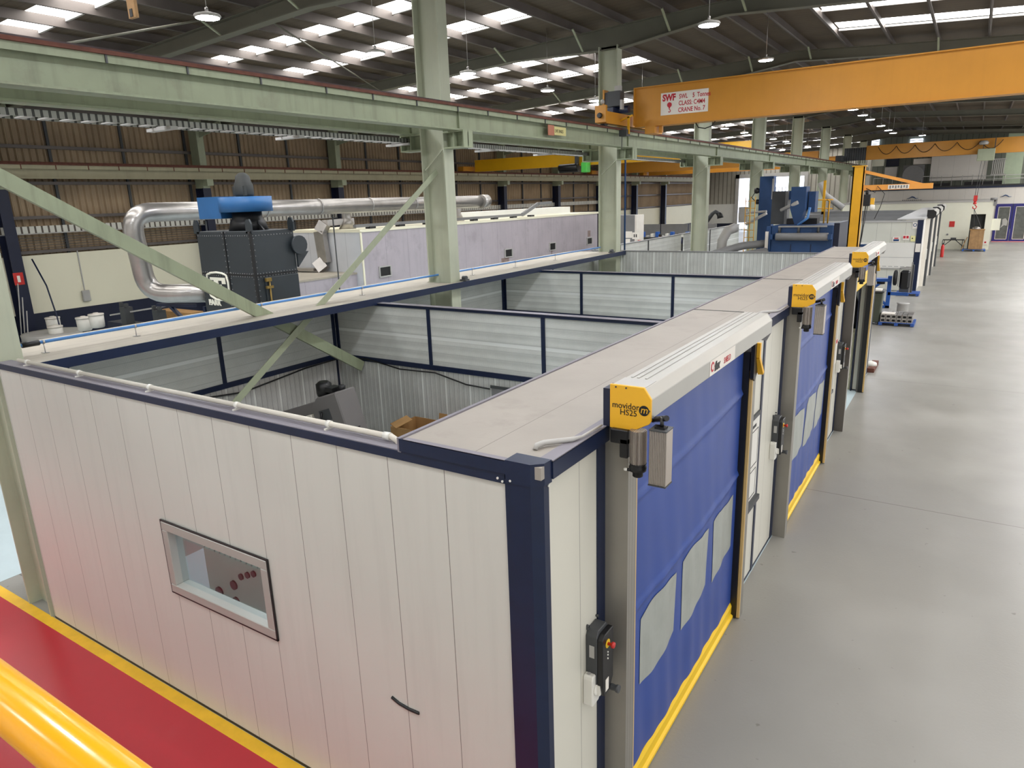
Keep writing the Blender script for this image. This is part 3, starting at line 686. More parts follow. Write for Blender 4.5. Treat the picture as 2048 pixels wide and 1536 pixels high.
def control(y, label, iy):
    c = thing('door_control', (FX, y, 1.4), label, 'control box', 'door control boxes')
    b = MB().prism([(y, 1.54), (y, 1.93), (y + .03, 1.98), (y + .16, 1.98), (y + .19, 1.94), (y + .19, 1.54)], 'x', FX, -1.93).build('back_box', m_dgrey, c, .005)
    MB().lathe((FX + .01, y + .02, 2.0), [(.01, -.01), (.01, .01)], 8, 'x').lathe((FX + .01, y + .17, 2.0), [(.01, -.01), (.01, .01)], 8, 'x').bar((FX + .01, y + .02, 1.97), (FX + .01, y + .02, 2.0), .02, .02, (1, 0, 0)).build('mount_lug', m_dgrey, b)
    B(-1.99, -1.95, y - .001, y, 1.76, 1.86).build('rating_label', m_lgrey, b)
    cv = MB().prism([(y + .005, 1.53), (y + .005, 1.92), (y + .05, 1.95), (y + .185, 1.95), (y + .185, 1.53), (y + .12, 1.44), (y + .03, 1.44)], 'x', -1.93, -1.885).build('front_cover', m_black, c, .006)
    MB().lathe((-1.885, y + .085, 1.86), [(.034, 0), (.034, .004)], 20, 'x').build('yellow_ring', m_yelpvc, cv)
    MB().lathe((-1.881, y + .085, 1.86), [(.012, 0), (.012, .03), (.024, .032), (.022, .05), (.01, .054)], 16, 'x').build('stop_button', m_redp, cv)
    bt = MB()
    for z in (1.79, 1.765, 1.735): bt.lathe((-1.885, y + .085, z), [(.007, 0), (.006, .006)], 8, 'x')
    bt.build('indicator', m_white, cv)
    B(-1.886, -1.882, y + .05, y + .1, 1.47, 1.57).build('paper_tag', m_signw, cv)
    MB().lathe((-1.9, y + .15, 1.45), [(.02, 0), (.025, .02), (.022, .05), (.03, .06), (.03, .08)], 12, 'x').build('cable_gland', m_dgrey, cv)
    w_ = MB().prism([(y - .05, 1.38), (y - .05, 1.6), (y - .04, 1.63), (y + .06, 1.63), (y + .07, 1.6), (y + .07, 1.4), (y + .05, 1.38)], 'x', FX, -1.94).build('isolator', m_white, c, .008)
    MB().lathe((-1.94, y + .01, 1.5), [(.045, 0), (.045, .008), (.04, .012)], 20, 'x').box(-1.935, -1.905, y - .0, y + .02, 1.46, 1.54).build('isolator_knob', m_white, w_)
    MB().lathe((-1.985, y - .015, 1.63), [(.014, 0), (.014, .006)], 12).lathe((-1.985, y + .035, 1.63), [(.014, 0), (.014, .006)], 12).build('gland_plug', m_lgrey, w_)
    return c
control(3.92, 'grey and black door control with red stop button beside the nearest roller door', 0)
control(9.55, 'grey and black door control box beside the middle roller door', 1)
control(15.05, 'grey and black door control box beside the open far doorway', 2)

def board(y, label, hdr):
    b = thing('whiteboard', (FX, y, 1.2), label, 'whiteboard', 'wall boards')
    B(FX, -2.005, y, y + .66, 1.16, 2.26).build('board', m_white, b)
    MB().box(FX, -1.995, y, y + .66, 2.26, 2.31).build('top_rail', m_dgrey, b)
    MB().box(FX, -1.95, y - .01, y + .66, 1.10, 1.165).build('pen_tray', m_dgrey, b)
    B(-2.0045, -2.003, y + .05, y + .5, 2.14, 2.18).build('heading_line', m_ink, b)
    for (a, c, z0, z1) in ((.24, .62, 1.62, 2.1), (.24, .6, 1.2, 1.56)):
        f = MB()
        for q in ((a, c, z0, z0 + .012), (a, c, z1 - .012, z1), (a, a + .012, z0, z1), (c - .012, c, z0, z1)): f.box(-2.0045, -2.003, y + q[0], y + q[1], q[2], q[3])
        f.build('pocket_frame', m_ink, b)
    return b
board(8.1, 'whiteboard with two framed sheets on the panel right of the nearest roller door', '')
board(13.82, 'narrow whiteboard on the panel right of the middle roller door', '')
pn = thing('wall_notice', (FX, 14.85, 1.5), 'paper notice with red stripe beside the far door control', 'notice')
B(FX, -2.01, 14.72, 14.92, 1.6, 2.1).build('sheet', m_signw, pn); B(-2.0095, -2.008, 14.72, 14.92, 2.02, 2.09).build('red_stripe', m_signred, pn)

# ---------------------------------------------------------------- things inside the booth
sw = thing('bandsaw', (-9.0, 7.6, 0), 'long grey and cream bandsaw with tilted head in the first booth bay', 'bandsaw')
d_ = Vector((1, 0, .335)).normalized(); u_ = Vector((-.335, 0, 1)).normalized()
def sp(s, t, y): p = Vector((-10.25, 0, 1.0)) + d_ * s + u_ * t; return (p.x, y, p.z)
def slab(name, pts, ya, yb, mat, parent, bev=.01):
    m = MB(); n = len(pts); o = 0
    for y in (ya, yb):
        for s, t in pts: m.v.append(sp(s, t, y))
    m.f += [list(range(n)), list(range(2 * n - 1, n - 1, -1))] + [[i, i + n, (i + 1) % n + n, (i + 1) % n] for i in range(n)]; m.s += [0] * (n + 2)
    return m.build(name, mat, parent, bev)
bw = slab('bow_frame', [(0, .12), (2.0, .12), (2.0, .36), (0, .36)], 7.45, 7.85, m_sawgrey, sw)
hd = slab('drive_head', [(1.55, -.36), (2.24, -.36), (2.24, .42), (1.75, .42), (1.55, .3)], 7.38, 7.82, m_sawgrey, sw, .02)
slab('head_edge', [(1.52, -.43), (2.27, -.43), (2.27, -.36), (1.52, -.36)], 7.36, 7.84, m_sawcream, hd)
slab('vent_plate', [(1.72, .02), (1.98, .02), (1.98, .2), (1.72, .2)], 7.37, 7.38, m_dgrey, hd, 0)
slab('handle', [(1.78, -.2), (2.02, -.2), (2.02, -.15), (1.78, -.15)], 7.355, 7.38, m_black, hd, 0)
slab('guide_arm', [(.86, -.3), (.98, -.3), (.98, .14), (.86, .14)], 7.36, 7.5, m_sawcream, sw)
slab('guide_arm', [(1.34, -.24), (1.52, -.24), (1.52, .18), (1.34, .18)], 7.36, 7.5, m_sawcream, sw)
slab('guide_beam', [(.3, .03), (1.6, .03), (1.6, .09), (.3, .09)], 7.35, 7.44, m_dgrey, sw)
slab('blade', [(.2, -.2), (1.6, -.2), (1.6, -.175), (.2, -.175)], 7.5, 7.51, m_steel, sw, 0)
MB().lathe(sp(1.72, .42, 7.6), [(.12, 0), (.13, .05), (.13, .2), (.08, .24)], 16).box(-8.62, -8.45, 7.5, 7.7, 2.04, 2.12).lathe((-8.35, 7.62, 2.05), [(.06, 0), (.06, .1), (.03, .12)], 12).build('motor', m_black, sw)
MB().box(-10.2, -8.2, 7.3, 8.0, .05, .8).build('base_cabinet', m_sawcream, sw, .02)
MB().box(-10.2, -8.3, 7.2, 8.0, .8, .86).build('bed', m_dgrey, sw)
MB().box(-8.9, -8.7, 7.3, 7.5, .86, 1.2).tube([(-8.8, 7.4, 1.2), (-8.75, 7.35, 1.4), (-8.6, 7.3, 1.5), (-8.55, 7.32, 1.75)], .02, 8).tube([(-8.75, 7.36, 1.1), (-8.9, 7.3, 1.3), (-8.95, 7.3, 1.6)], .02, 8).build('hose', m_black, sw)
B(-9.3, -9.0, 7.25, 7.6, .86, 1.12).build('vice', m_dgrey, sw, .01)
MB().bar((-7.98, 7.6, .02), (-8.1, 7.6, 1.5), .12, .1, (0, 1, 0)).build('support_leg', m_black, sw)
def carton(name, x0, x1, y0, y1, z0, z1, label, flaps):
    t = thing(name, ((x0 + x1) / 2, (y0 + y1) / 2, z0), label, 'box')
    MB().box(x0, x1, y0, y0 + .01, z0, z1).box(x0, x1, y1 - .01, y1, z0, z1).box(x0, x0 + .01, y0, y1, z0, z1).box(x1 - .01, x1, y0, y1, z0, z1).box(x0, x1, y0, y1, z0, z0 + .01).build('carton', m_card, t)
    if flaps:
        MB().bar((x0, y0 - .007, z1 - .08), (x1, y0 + .005, z1 - .08), .16, .012).build('flap', m_card, t)
        MB().bar((x0 + .03, y0 + .02, z1), (x0 + .18, y0 + .3, z1 + .1), .012, .3, (0, 0, 1)).build('flap', m_card, t); MB().bar((x1 - .1, y1 - .01, z1), (x1 - .1, y1 + .01, z1 + .14), .18, .012, (1, 0, 0)).build('flap', m_card, t)
    return t
carton('cardboard_box', -8.2, -7.48, 8.55, 9.2, 0, .66, 'lower worn brown carton against the partition beside the bandsaw', False)
carton('cardboard_box', -8.22, -7.46, 8.55, 9.2, .665, 1.2, 'open brown carton on top of another beside the bandsaw', True)
carton('cardboard_box', -7.4, -6.8, 8.7, 9.25, 0, 1.08, 'tall carton partly hidden behind the booth roof edge', True)
cb = thing('machine_cabinet', (-6.8, 4.6, 0), 'pale green control cabinet with dials seen through the booth window', 'cabinet')
B(-7.5, -6.2, 4.35, 4.9, .0, 1.12).build('body', m_lgrey, cb, .02)
p_ = MB().prism([(4.33, .2), (4.35, .2), (4.35, 1.08), (4.33, 1.08)], 'x', -7.45, -6.22).build('panel', M('cabinet_panel', (186, 200, 190), .45), cb)
for (x, z, r) in ((-7.24, .47, .07), (-6.92, .44, .06), (-6.92, .66, .06), (-6.75, .82, .04), (-6.62, .88, .04), (-6.5, .93, .04)): MB().lathe((x, 4.33, z), [(r, -.02), (r * .9, -.01), (r, 0)], 16, 'y').build('dial', m_dgrey, p_)
tr_ = MB()
for k in range(12): tr_.lathe((-7.42 + k * .1, 4.33, 1.03), [(.012, -.01), (.012, 0)], 8, 'y')
tr_.build('panel_screws', m_steel, p_)
fc = thing('filing_cabinet', (-2.35, 19.3, 0), 'cream filing cabinet with four drawers inside the open far doorway', 'cabinet')
B(-2.62, -2.18, 19.0, 19.6, 0, 1.48).build('body', m_fab, fc)
for k in range(4):
    dw = B(-2.60, -2.20, 18.98, 19.0, .06 + k * .355, .38 + k * .355).build('drawer', m_fab, fc, .006)
    B(-2.45, -2.35, 18.955, 18.98, .26 + k * .355, .28 + k * .355).build('handle', m_steel, dw)
tag(B(-2.16, -2.13, 18.9, 20.8, 0, 3.2).build('door_curtain_edge', m_navyd), 'navy inner jamb lining beyond the filing cabinet', 'lining')
tag(MB().lathe((-2.45, 20.05, 0), [(.26, .02), (.3, .9), (.32, .95), (.3, 1.7), (.1, 2.3)], 14).build('hanging_curtain', m_dgrey), 'dark grey hanging drape inside the open far doorway', 'drape')
# ---------------------------------------------------------------- overhead cranes
def girder(m, x0, x1, y0, z0, z1, d=.42):
    m.box(x0, x1, y0 + .02, y0 + d - .02, z0 + .02, z1 - .03)
    m.box(x0, x1, y0 - .03, y0 + d + .03, z1 - .03, z1); m.box(x0, x1, y0 - .02, y0 + d + .02, z0, z0 + .02)
    return m
cr = thing('overhead_crane', (0, 20.5, 6.94), 'large yellow five tonne overhead crane crossing the aisle at the top right', 'crane')
g = girder(MB(), -8.75, 14.5, 20.36, 6.93, 8.02).build('girder', m_crane, cr)
B(-8.78, -8.75, 20.32, 20.82, 6.98, 8.02).build('end_stiffener', m_crane, g)
sgn = B(-7.95, -6.57, 20.365, 20.38, 7.19, 7.79).build('capacity_sign', m_signw, g)
sy = 20.363
text('lettering', 'SWF', .24, (-7.9, sy, 7.575), XN, ZP, m_signred, sgn, off=.012, sx=.82)
text('lettering', 'SWL    5  Tonnes', .17, (-7.41, sy, 7.6), XN, ZP, m_signred, sgn, off=.003, sx=.74)
text('lettering', 'CLASS: C4M4', .17, (-7.42, sy, 7.42), XN, ZP, m_signred, sgn, off=.003, sx=.78)
text('lettering', 'CRANE No. 7', .17, (-7.43, sy, 7.24), XN, ZP, m_signred, sgn, off=.003, sx=.78)
MB().lathe((-7.69, sy + .001, 7.46), [(.07, -.003), (.07, 0)], 16, 'y').prism([(-7.72, 7.41), (-7.66, 7.41), (-7.675, 7.36), (-7.705, 7.36)], 'y', sy - .003, sy).tube([(-7.69, sy, 7.36), (-7.69, sy, 7.34), (-7.665, sy, 7.32), (-7.655, sy, 7.29), (-7.675, sy, 7.265), (-7.7, sy, 7.265), (-7.72, sy, 7.28)], .012, 6).build('hook_symbol', m_signred, sgn)
ec = MB().box(-9.26, -8.98, 18.9, 22.6, 6.98, 7.3).build('end_carriage', m_crane, cr)
B(-9.28, -8.95, 18.8, 18.9, 7.0, 7.45).build('buffer_plate', m_crane, ec); B(-9.28, -8.95, 22.6, 22.7, 7.0, 7.45).build('buffer_plate', m_crane, ec)
MB().lathe((-9.12, 18.8, 7.18), [(.06, -.09), (.075, -.05), (.07, 0)], 14, 'y').lathe((-9.12, 22.7, 7.18), [(.07, 0), (.075, .05), (.06, .09)], 14, 'y').build('rubber_buffer', m_black, ec)
MB().lathe((-9.14, 19.1, 7.05), [(.14, -.06), (.14, .06)], 18, 'x').lathe((-9.14, 22.4, 7.05), [(.14, -.06), (.14, .06)], 18, 'x').build('wheel', m_dgrey, ec)
MB().lathe((-9.12, 18.95, 7.5), [(.05, 0), (.06, .05), (.05, .1), (.02, .12)], 12).build('beacon', m_lgrey, ec)
du = MB().lathe((-9.08, 20.0, 7.42), [(.13, -.3), (.14, -.28), (.14, .0), (.11, .02), (.1, .3)], 16, 'x').box(-9.25, -9.05, 19.5, 19.95, 7.05, 7.45).build('travel_motor', m_fanblue, cr)
du.data.materials[0] = m_navy
eb = B(-9.35, -8.95, 19.75, 20.05, 7.5, 7.92).build('electrical_box', m_dgrey, cr, .01)
B(-9.5, -9.45, 19.75, 20.05, 7.45, 7.98).build('box_cover', m_crane, eb)
B(-9.45, -9.35, 19.78, 20.0, 7.52, 7.9).build('box_side', m_black, eb)
B(-9.15, -8.98, 19.8, 19.95, 7.92, 8.06).build('resistor', m_lgrey, eb)
B(-8.93, -8.87, 19.7, 19.85, 7.4, 7.66).build('isolator_box', m_lgrey, cr)
MB().bar((-9.0, 19.85, 7.1), (-8.6, 19.85, 7.22), .05, .05).bar((-8.72, 19.85, 7.2), (-8.72, 19.85, 6.72), .06, .05, (1, 0, 0)).build('collector_arm', m_jib, cr)
MB().box(-8.95, -8.72, 19.7, 19.95, 6.66, 6.84).tube([(-8.9, 19.8, 6.66), (-8.86, 19.7, 6.5), (-8.84, 19.65, 6.3)], .012, 6).build('collector_shoe', m_dgrey, cr)
MB().tube([(-6.98, 20.6, 6.93), (-6.9, 20.6, 6.80), (-6.7, 20.6, 6.76), (-6.5, 20.6, 6.82), (-6.42, 20.6, 6.93)], .015, 6).build('cable_loop', m_black, cr)
MB().box(-8.4, -8.1, 20.3, 20.9, 6.72, 6.93).box(-8.05, -7.95, 20.5, 20.6, 6.74, 6.93).build('limit_plate', m_crane, cr)
tg = thing('rail_sign', (-8.95, 16, 6.6), 'small red and yellow rail warning sign on the runway beam left of the crane', 'sign')
B(-8.952, -8.94, 15.55, 15.85, 6.48, 6.72).build('red_panel', M('warn_red', (176, 110, 84), .5), tg)
yp_ = B(-8.952, -8.94, 15.86, 16.45, 6.5, 6.70).build('yellow_panel', M('warn_yellow', (206, 196, 132), .5), tg)
text('lettering', 'LIVE RAILS', .11, (-8.937, 15.88, 6.56), YP, ZP, m_ink, yp_, sx=.85)

c2 = thing('overhead_crane', (0, 61, 6.95), 'yellow overhead crane far down the aisle lifting the timber crate', 'crane')
girder(MB(), -7.4, 14.5, 61, 6.98, 8.0).build('girder', m_crane, c2)
B(-9.3, -8.9, 59.6, 63, 6.98, 7.35).build('end_carriage', m_dgrey, c2)
B(-8.9, -7.4, 60.9, 61.5, 6.98, 7.9).build('girder_end', m_dgrey, c2)
for k in range(9): MB().cyl((-8.7 + k * .16, 60.9, 7.9), (-8.7 + k * .16, 60.9, 6.75), .02, 6).build('hanging_cable', m_black, c2)
fx = [-6.6, -5.4, -4.2, -2.95, -1.6, -.2, 1.1]
for a, b in zip(fx[:-1], fx[1:]):
    MB().tube([(a + (b - a) * t, 60.85, 7.85 - 3.0 * .72 * t * (1 - t)) for t in [q / 10 for q in range(11)]], .022, 6).build('festoon_cable', m_black, c2)
hs = thing('hoist_trolley', (.25, 60.8, 6.5), 'green hoist trolley hanging under the far yellow crane', 'hoist')
B(-.3, .72, 60.4, 61.0, 6.5, 7.3).build('hoist_body', MATS['sage_steel'], hs, .03)
MB().lathe((.0, 60.8, 7.72), [(.26, -.14), (.3, 0), (.2, .12), (.05, .14)], 14).build('top_pulley', m_lgrey, hs)
MB().box(-.02, .02, 60.75, 60.8, 7.3, 7.7).box(.64, .7, 60.7, 60.8, 7.3, 7.98).build('hanger', m_dgrey, hs)
MB().cyl((.0, 60.8, 6.5), (-.12, 61.6, 4.1), .016, 5).cyl((.2, 60.8, 6.5), (.0, 61.6, 4.1), .016, 5).build('wire_rope', m_dgrey, hs)
MB().box(-.18, .06, 61.5, 61.7, 3.75, 4.15).lathe((-.06, 61.6, 3.55), [(.1, -.02), (.12, .06), (.06, .2)], 12).tube([(-.06, 61.6, 3.5), (.08, 61.6, 3.35), (.0, 61.6, 3.2), (-.14, 61.6, 3.25), (-.16, 61.6, 3.38)], .035, 8).build('hook_block', m_redp, hs)
MB().cyl((-.05, 61.6, 3.2), (.1, 63.9, 1.75), .02, 5).cyl((-.05, 61.6, 3.2), (.55, 64.4, 1.72), .02, 5).build('sling', m_dgrey, hs)
cA = thing('overhead_crane', (-20, 40.8, 6.9), 'bright yellow crane girder in the rear bay with a lime green hoist', 'crane')
girder(MB(), -29.3, -10.6, 40.73, 6.9, 7.66).build('girder', M('crane_yellow_bright', (232, 178, 24), .38, var=.04), cA)
B(-29.9, -29.45, 39.6, 42.2, 6.94, 7.25).build('end_carriage', m_crane, cA); B(-10.6, -10.25, 39.6, 42.2, 6.94, 7.25).build('end_carriage', m_crane, cA)
hA = thing('hoist_trolley', (-21.5, 40.4, 6.45), 'black hoist with lime green end cover under the rear bay crane', 'hoist')
MB().lathe((-22.4, 40.3, 6.78), [(.2, 0), (.24, .05), (.24, 1.3), (.2, 1.35)], 16, 'x').box(-22.3, -21, 40.1, 40.6, 6.5, 6.6).build('drum', m_black, hA)
B(-20.75, -20.35, 40.05, 40.6, 6.45, 7.05).build('end_cover', m_lime, hA, .04)
MB().box(-21.3, -21.1, 40.3, 40.5, 6.9, 7.72).box(-20.7, -20.6, 40.3, 40.5, 6.9, 7.72).build('suspension_bracket', m_dgrey, hA)
cB = thing('overhead_crane', (-20, 60.2, 6.9), 'second yellow crane girder farther along the rear bay', 'crane')
girder(MB(), -29.3, -10.6, 60, 6.9, 7.8).build('girder', m_crane, cB)
B(-29.9, -29.45, 59, 61.6, 6.94, 7.25).build('end_carriage', m_crane, cB); B(-10.6, -10.25, 59, 61.6, 6.94, 7.25).build('end_carriage', m_crane, cB)
cC = thing('overhead_crane', (-20, 72.2, 6.9), 'third and farthest yellow crane girder in the rear bay', 'crane')
girder(MB(), -29.3, -10.6, 72, 6.9, 7.8).build('girder', m_crane, cC)
B(-29.9, -29.45, 71, 73.6, 6.94, 7.25).build('end_carriage', m_crane, cC)

# ---------------------------------------------------------------- jib crane
jb = thing('jib_crane', (-3.57, 28.2, 0), 'yellow pillar jib crane with orange arm behind the booth', 'crane')
MB().box(-3.76, -3.39, 28, 28.04, 0, 5.72).box(-3.76, -3.39, 28.3, 28.34, 0, 5.72).box(-3.6, -3.55, 28.04, 28.3, 0, 5.72).box(-3.76, -3.72, 28.0, 28.34, 0, 5.72).box(-3.43, -3.39, 28.0, 28.34, 0, 5.72).box(-3.8, -3.35, 27.97, 28.37, 5.70, 5.73).build('pillar', m_jib, jb)
am = MB().box(-3.39, -1.28, 28.1, 28.24, 4.88, 5.06).build('arm', m_jibarm, jb)
MB().bar((-3.4, 28.17, 5.52), (-1.55, 28.17, 5.0), .09, .1, (0, 1, 0)).build('tie', m_jibarm, jb)
ap = B(-2.62, -1.98, 28.09, 28.1, 4.9, 5.04).build('arm_lettering_plate', m_signw, am)
for k in range(7):
    B(-2.58 + k * .085, -2.53 + k * .085, 28.085, 28.09, 4.92 + (k % 2) * .02, 5.02).build('letter_block', m_grey, ap)
MB().tube([(-3.3, 28.1, 4.95), (-3.0, 28.08, 4.8), (-2.95, 28.08, 5.02), (-2.7, 28.08, 4.75), (-2.8, 28.08, 4.3), (-2.95, 28.08, 3.9)], .012, 6).build('pendant_cable', m_black, jb)
hj = thing('chain_hoist', (-3.2, 28, 4.2), 'dark chain hoist under the jib arm beside the yellow pillar', 'hoist')
MB().box(-3.34, -3.12, 27.95, 28.2, 4.35, 4.75).box(-3.3, -3.2, 28.0, 28.2, 4.75, 4.9).build('hoist_body', m_black, hj, .02)
MB().box(-3.12, -3.0, 28, 28.15, 4.4, 4.62).build('label_plate', m_yel, hj)
MB().lathe((-3.05, 28.05, 4.3), [(.1, -.08), (.12, 0), (.08, .08)], 12, 'x').build('chain_bag', m_white, hj)
MB().cyl((-3.26, 28.05, 4.35), (-3.36, 28.05, 2.5), .018, 6).cyl((-3.2, 28.05, 4.35), (-3.33, 28.05, 2.9), .012, 6).build('chain', m_black, hj)
tag(MB().box(-8.38, -8.24, 50, 50.15, 0, 5.5).build('yellow_post', m_jib), 'slim yellow post far behind the blue machine', 'post')

# ---------------------------------------------------------------- blue blasting machine
bm_ = thing('blasting_machine', (-5.7, 31, 0), 'dark blue shot blasting machine with hopper behind the booth', 'machine')
B(-6.78, -4.48, 29.6, 32, 0, 3.62).build('cabinet', m_machblue, bm_, .02)
B(-4.48, -4.28, 29.7, 32, 0, 3.7).build('side_frame', m_navyd, bm_)
MB().cyl((-6.55, 29.45, 3.2), (-4.62, 29.45, 3.2), .15, 18).build('roller_tube', m_grey, bm_)
MB().box(-6.75, -6.65, 29.3, 29.6, 3.1, 3.3).box(-4.62, -4.5, 29.3, 29.6, 3.1, 3.3).build('roller_bracket', m_machblue, bm_)
MB().box(-6.5, -4.7, 29.52, 29.6, 3.56, 3.62).build('top_bar', m_steel, bm_)
for k in range(3): MB().cyl((-6.45 + k * .72, 29.55, 3.3), (-6.45 + k * .72, 29.55, 3.56), .05, 10).build('shaft_bearing', m_dgrey, bm_)
for x in (-6.0, -5.25): B(x - .012, x + .012, 29.585, 29.6, 0, 2.9).build('door_seam', m_navyd, bm_)
B(-6.98, -6.86, 29.5, 29.7, 2.7, 3.4).build('white_box', m_signw, bm_)
B(-6.95, -6.78, 29.55, 30.2, 0, 3.6).build('side_cabinet', m_machblue, bm_)
B(-7.15, -6.62, 31, 31.5, 3.62, 4.95).build('dark_duct', m_dgrey, bm_)
B(-6.62, -6.52, 31, 31.5, 3.62, 4.95).build('duct_side', m_grey, bm_)
B(-6.55, -6.0, 31.2, 31.6, 4.6, 4.95).build('crossover', m_machblue, bm_)
MB().prism([(-6.2, 5.1), (-5.64, 5.1), (-5.64, 4.25), (-5.86, 3.6), (-5.98, 3.6), (-6.2, 4.25)], 'y', 30, 30.7).build('hopper', m_machblue, bm_)
B(-5.6, -5.35, 30.4, 31, 4.1, 4.9).build('filter_box', m_machblue, bm_)
B(-6.45, -5.3, 30.8, 31.4, 3.62, 3.85).build('top_deck', m_black, bm_)
MB().cyl((-6.6, 30.3, 4.2), (-5.92, 29.95, 4.5), .075, 12).build('feed_pipe', m_lgrey, bm_)
MB().tube([(-5.85, 29.9, 3.62), (-5.5, 29.9, 3.9), (-5.45, 29.95, 4.3)], .05, 8).build('feed_hose', m_bluepipe, bm_)
tw = thing('bucket_elevator', (-8.1, 34, 0), 'tall dark blue elevator tower beside the blasting machine', 'machine')
B(-8.42, -7.82, 34, 34.5, 0, 5.62).build('casing', m_machblue, tw)
B(-7.86, -7.78, 33.95, 34, 4.6, 5.5).build('bolt_strip', m_lgrey, tw)
MB().lathe((-8.55, 34.1, 5.0), [(.12, -.1), (.14, 0), (.1, .1)], 12, 'x').lathe((-8.5, 34.1, 4.5), [(.1, -.1), (.12, 0), (.1, .1)], 12, 'x').tube([(-8.62, 34.1, 4.95), (-8.75, 34, 4.7), (-8.55, 34, 4.5)], .02, 6).build('drive_motor', m_black, tw)
MB().cyl((-8.9, 33.8, 3.5), (-7.95, 33.6, 4.0), .07, 10).cyl((-8.9, 33.8, 4.02), (-7.95, 33.6, 4.08), .05, 8).build('chute_pipe', m_lgrey, tw)
ld = thing('access_ladder', (-8.6, 33, 0), 'faded yellow caged ladder beside the elevator tower', 'ladder')
for x in (-8.72, -8.5, -8.3): MB().cyl((x, 32.9, 0), (x, 32.9, 4.75), .02, 6).build('stile', m_jib, ld)
for k in range(14): MB().cyl((-8.72, 32.9, .4 + k * .32), (-8.3, 32.9, .4 + k * .32), .014, 6).build('rung', m_jib, ld)
gr = thing('guard_rail', (-5.2, 31.8, 3.6), 'yellow tubular guard rail on top of the blasting machine', 'railing')
MB().tube([(-5.15, 31.4, 3.62), (-5.15, 31.4, 4.5), (-5.08, 31.4, 4.56), (-4.98, 31.4, 4.5), (-5.0, 31.4, 3.62)], .028, 8).build('upright_hoop', m_jib, gr)
MB().cyl((-6.5, 31.7, 4.55), (-4.9, 31.7, 4.55), .025, 8).cyl((-6.5, 31.7, 4.2), (-4.9, 31.7, 4.2), .02, 8).build('rail', m_jib, gr)
for k, pts in enumerate(([(-6.9, 29.4, 2.62), (-7.4, 28.6, 2.55), (-8.0, 27.2, 2.45), (-8.6, 25.5, 2.4)], [(-7.0, 30, 2.9), (-7.8, 29.3, 2.85), (-8.6, 28, 2.6), (-9.1, 26.5, 2.4)])):
    m = MB(); P_ = [Vector(p) for p in pts]; full = []
    for a, b in zip(P_[:-1], P_[1:]):
        for q in range(12): full.append(a.lerp(b, q / 12))
    full.append(P_[-1])
    tag(m.tube(full, [.15 + .012 * (j % 2) for j in range(len(full))], 12).build('flexible_duct', m_grey), ['lower grey ribbed flexible duct leading left from the blasting machine', 'upper grey ribbed flexible duct curving away from the blasting machine'][k], 'duct')
tag(MB().tube([(-8.9, 30, 2.0), (-8.85, 30, 3.0), (-8.7, 30.2, 3.4), (-8.5, 30.6, 3.5)], .2, 14).build('flexible_duct', m_lgrey), 'pale flexible duct rising against the third column', 'duct')
tag(B(-4.25, -4.02, 29.5, 30.2, 0, 2.75).build('grey_cabinet', m_grey, None, .01), 'narrow grey cabinet at the right side of the blasting machine', 'cabinet')
bb_ = thing('bench', (-3.95, 30, 0), 'low dark work table with navy back board beside the jib pillar', 'table')
MB().box(-4.0, -3.4, 31, 32, 2.5, 2.56).box(-4.0, -3.9, 31, 31.1, 0, 2.5).build('table_top', m_black, bb_)
B(-4.0, -3.5, 32.3, 32.36, 0, 2.72).build('back_board', m_machblue, bb_)
fa = thing('fume_arm', (-9.6, 31, 3.6), 'dark flexible fume extraction arm with hood beside the third column', 'fume arm')
MB().tube([(-9.9, 31, 3.7), (-9.62, 31, 4.1), (-9.5, 31, 4.18), (-9.38, 31, 4.1)], .085, 12).build('duct', m_dgrey, fa)
MB().tube([(-9.38, 31, 4.12), (-9.3, 31, 4.02), (-9.27, 31, 3.9)], [.09, .12, .14], 12).build('hood', m_black, fa)

# ---------------------------------------------------------------- rear bay: dust collector, oven, duct
fr_ = thing('dust_collector', (-14.5, 10.7, 0), 'charcoal riveted dust collector with white badge and blue fan on top', 'dust collector')
body = MB().prism([(-15.5, 4.5), (-13.5, 4.5), (-13.5, 1.9), (-15.0, 1.9), (-15.55, 2.5)], 'y', 10.1, 11.3).build('housing', m_farr, fr_, .01)
rv = MB()
for z in (4.4, 3.55, 3.48):
    for k in range(24): rv.lathe((-15.45 + k * .083, 10.1, z), [(.012, -.012), (.014, 0)], 6, 'y')
    for k in range(14): rv.lathe((-13.5, 10.15 + k * .083, z), [(.014, 0), (.012, .012)], 6, 'x')
for x in (-14.52, -14.40, -13.56):
    for k in range(20): rv.lathe((x, 10.1, 2.0 + k * .13), [(.012, -.012), (.014, 0)], 6, 'y')
for k in range(20): rv.lathe((-13.5, 10.16, 2.0 + k * .13), [(.014, 0), (.012, .012)], 6, 'x')
rv.build('rivets', m_grey, body)
MB().box(-14.475, -14.445, 10.085, 10.1, 1.95, 4.5).box(-15.5, -13.5, 10.088, 10.1, 3.5, 3.53).box(-13.5, -13.485, 10.1, 11.3, 3.5, 3.53).box(-13.53, -13.47, 10.07, 10.12, 1.9, 4.5).build('seam_flange', m_black, body)
lg = MB()
for (x, y) in ((-15.5, 10.12), (-13.55, 10.12), (-13.5, 11.25), (-15.4, 11.25)):
    lg.prism([(x - .1, 4.45), (x + .1, 4.45), (x + .1, 4.66), (x + .05, 4.76), (x - .05, 4.76), (x - .1, 4.66)], 'y', y - .02, y + .02)
lg.build('lifting_lug', m_farr, fr_)
MB().lathe((-13.45, 11.35, 4.12), [(.22, 0), (.22, .08)], 16, 'x').prism([(11.3, 3.95), (11.65, 3.95), (11.3, 3.6)], 'x', -13.5, -13.44).build('side_bracket', m_farr, fr_)
dd = B(-13.5, -13.46, 10.32, 11.28, 2.0, 3.45).build('hopper_door', m_farr, fr_, .008)
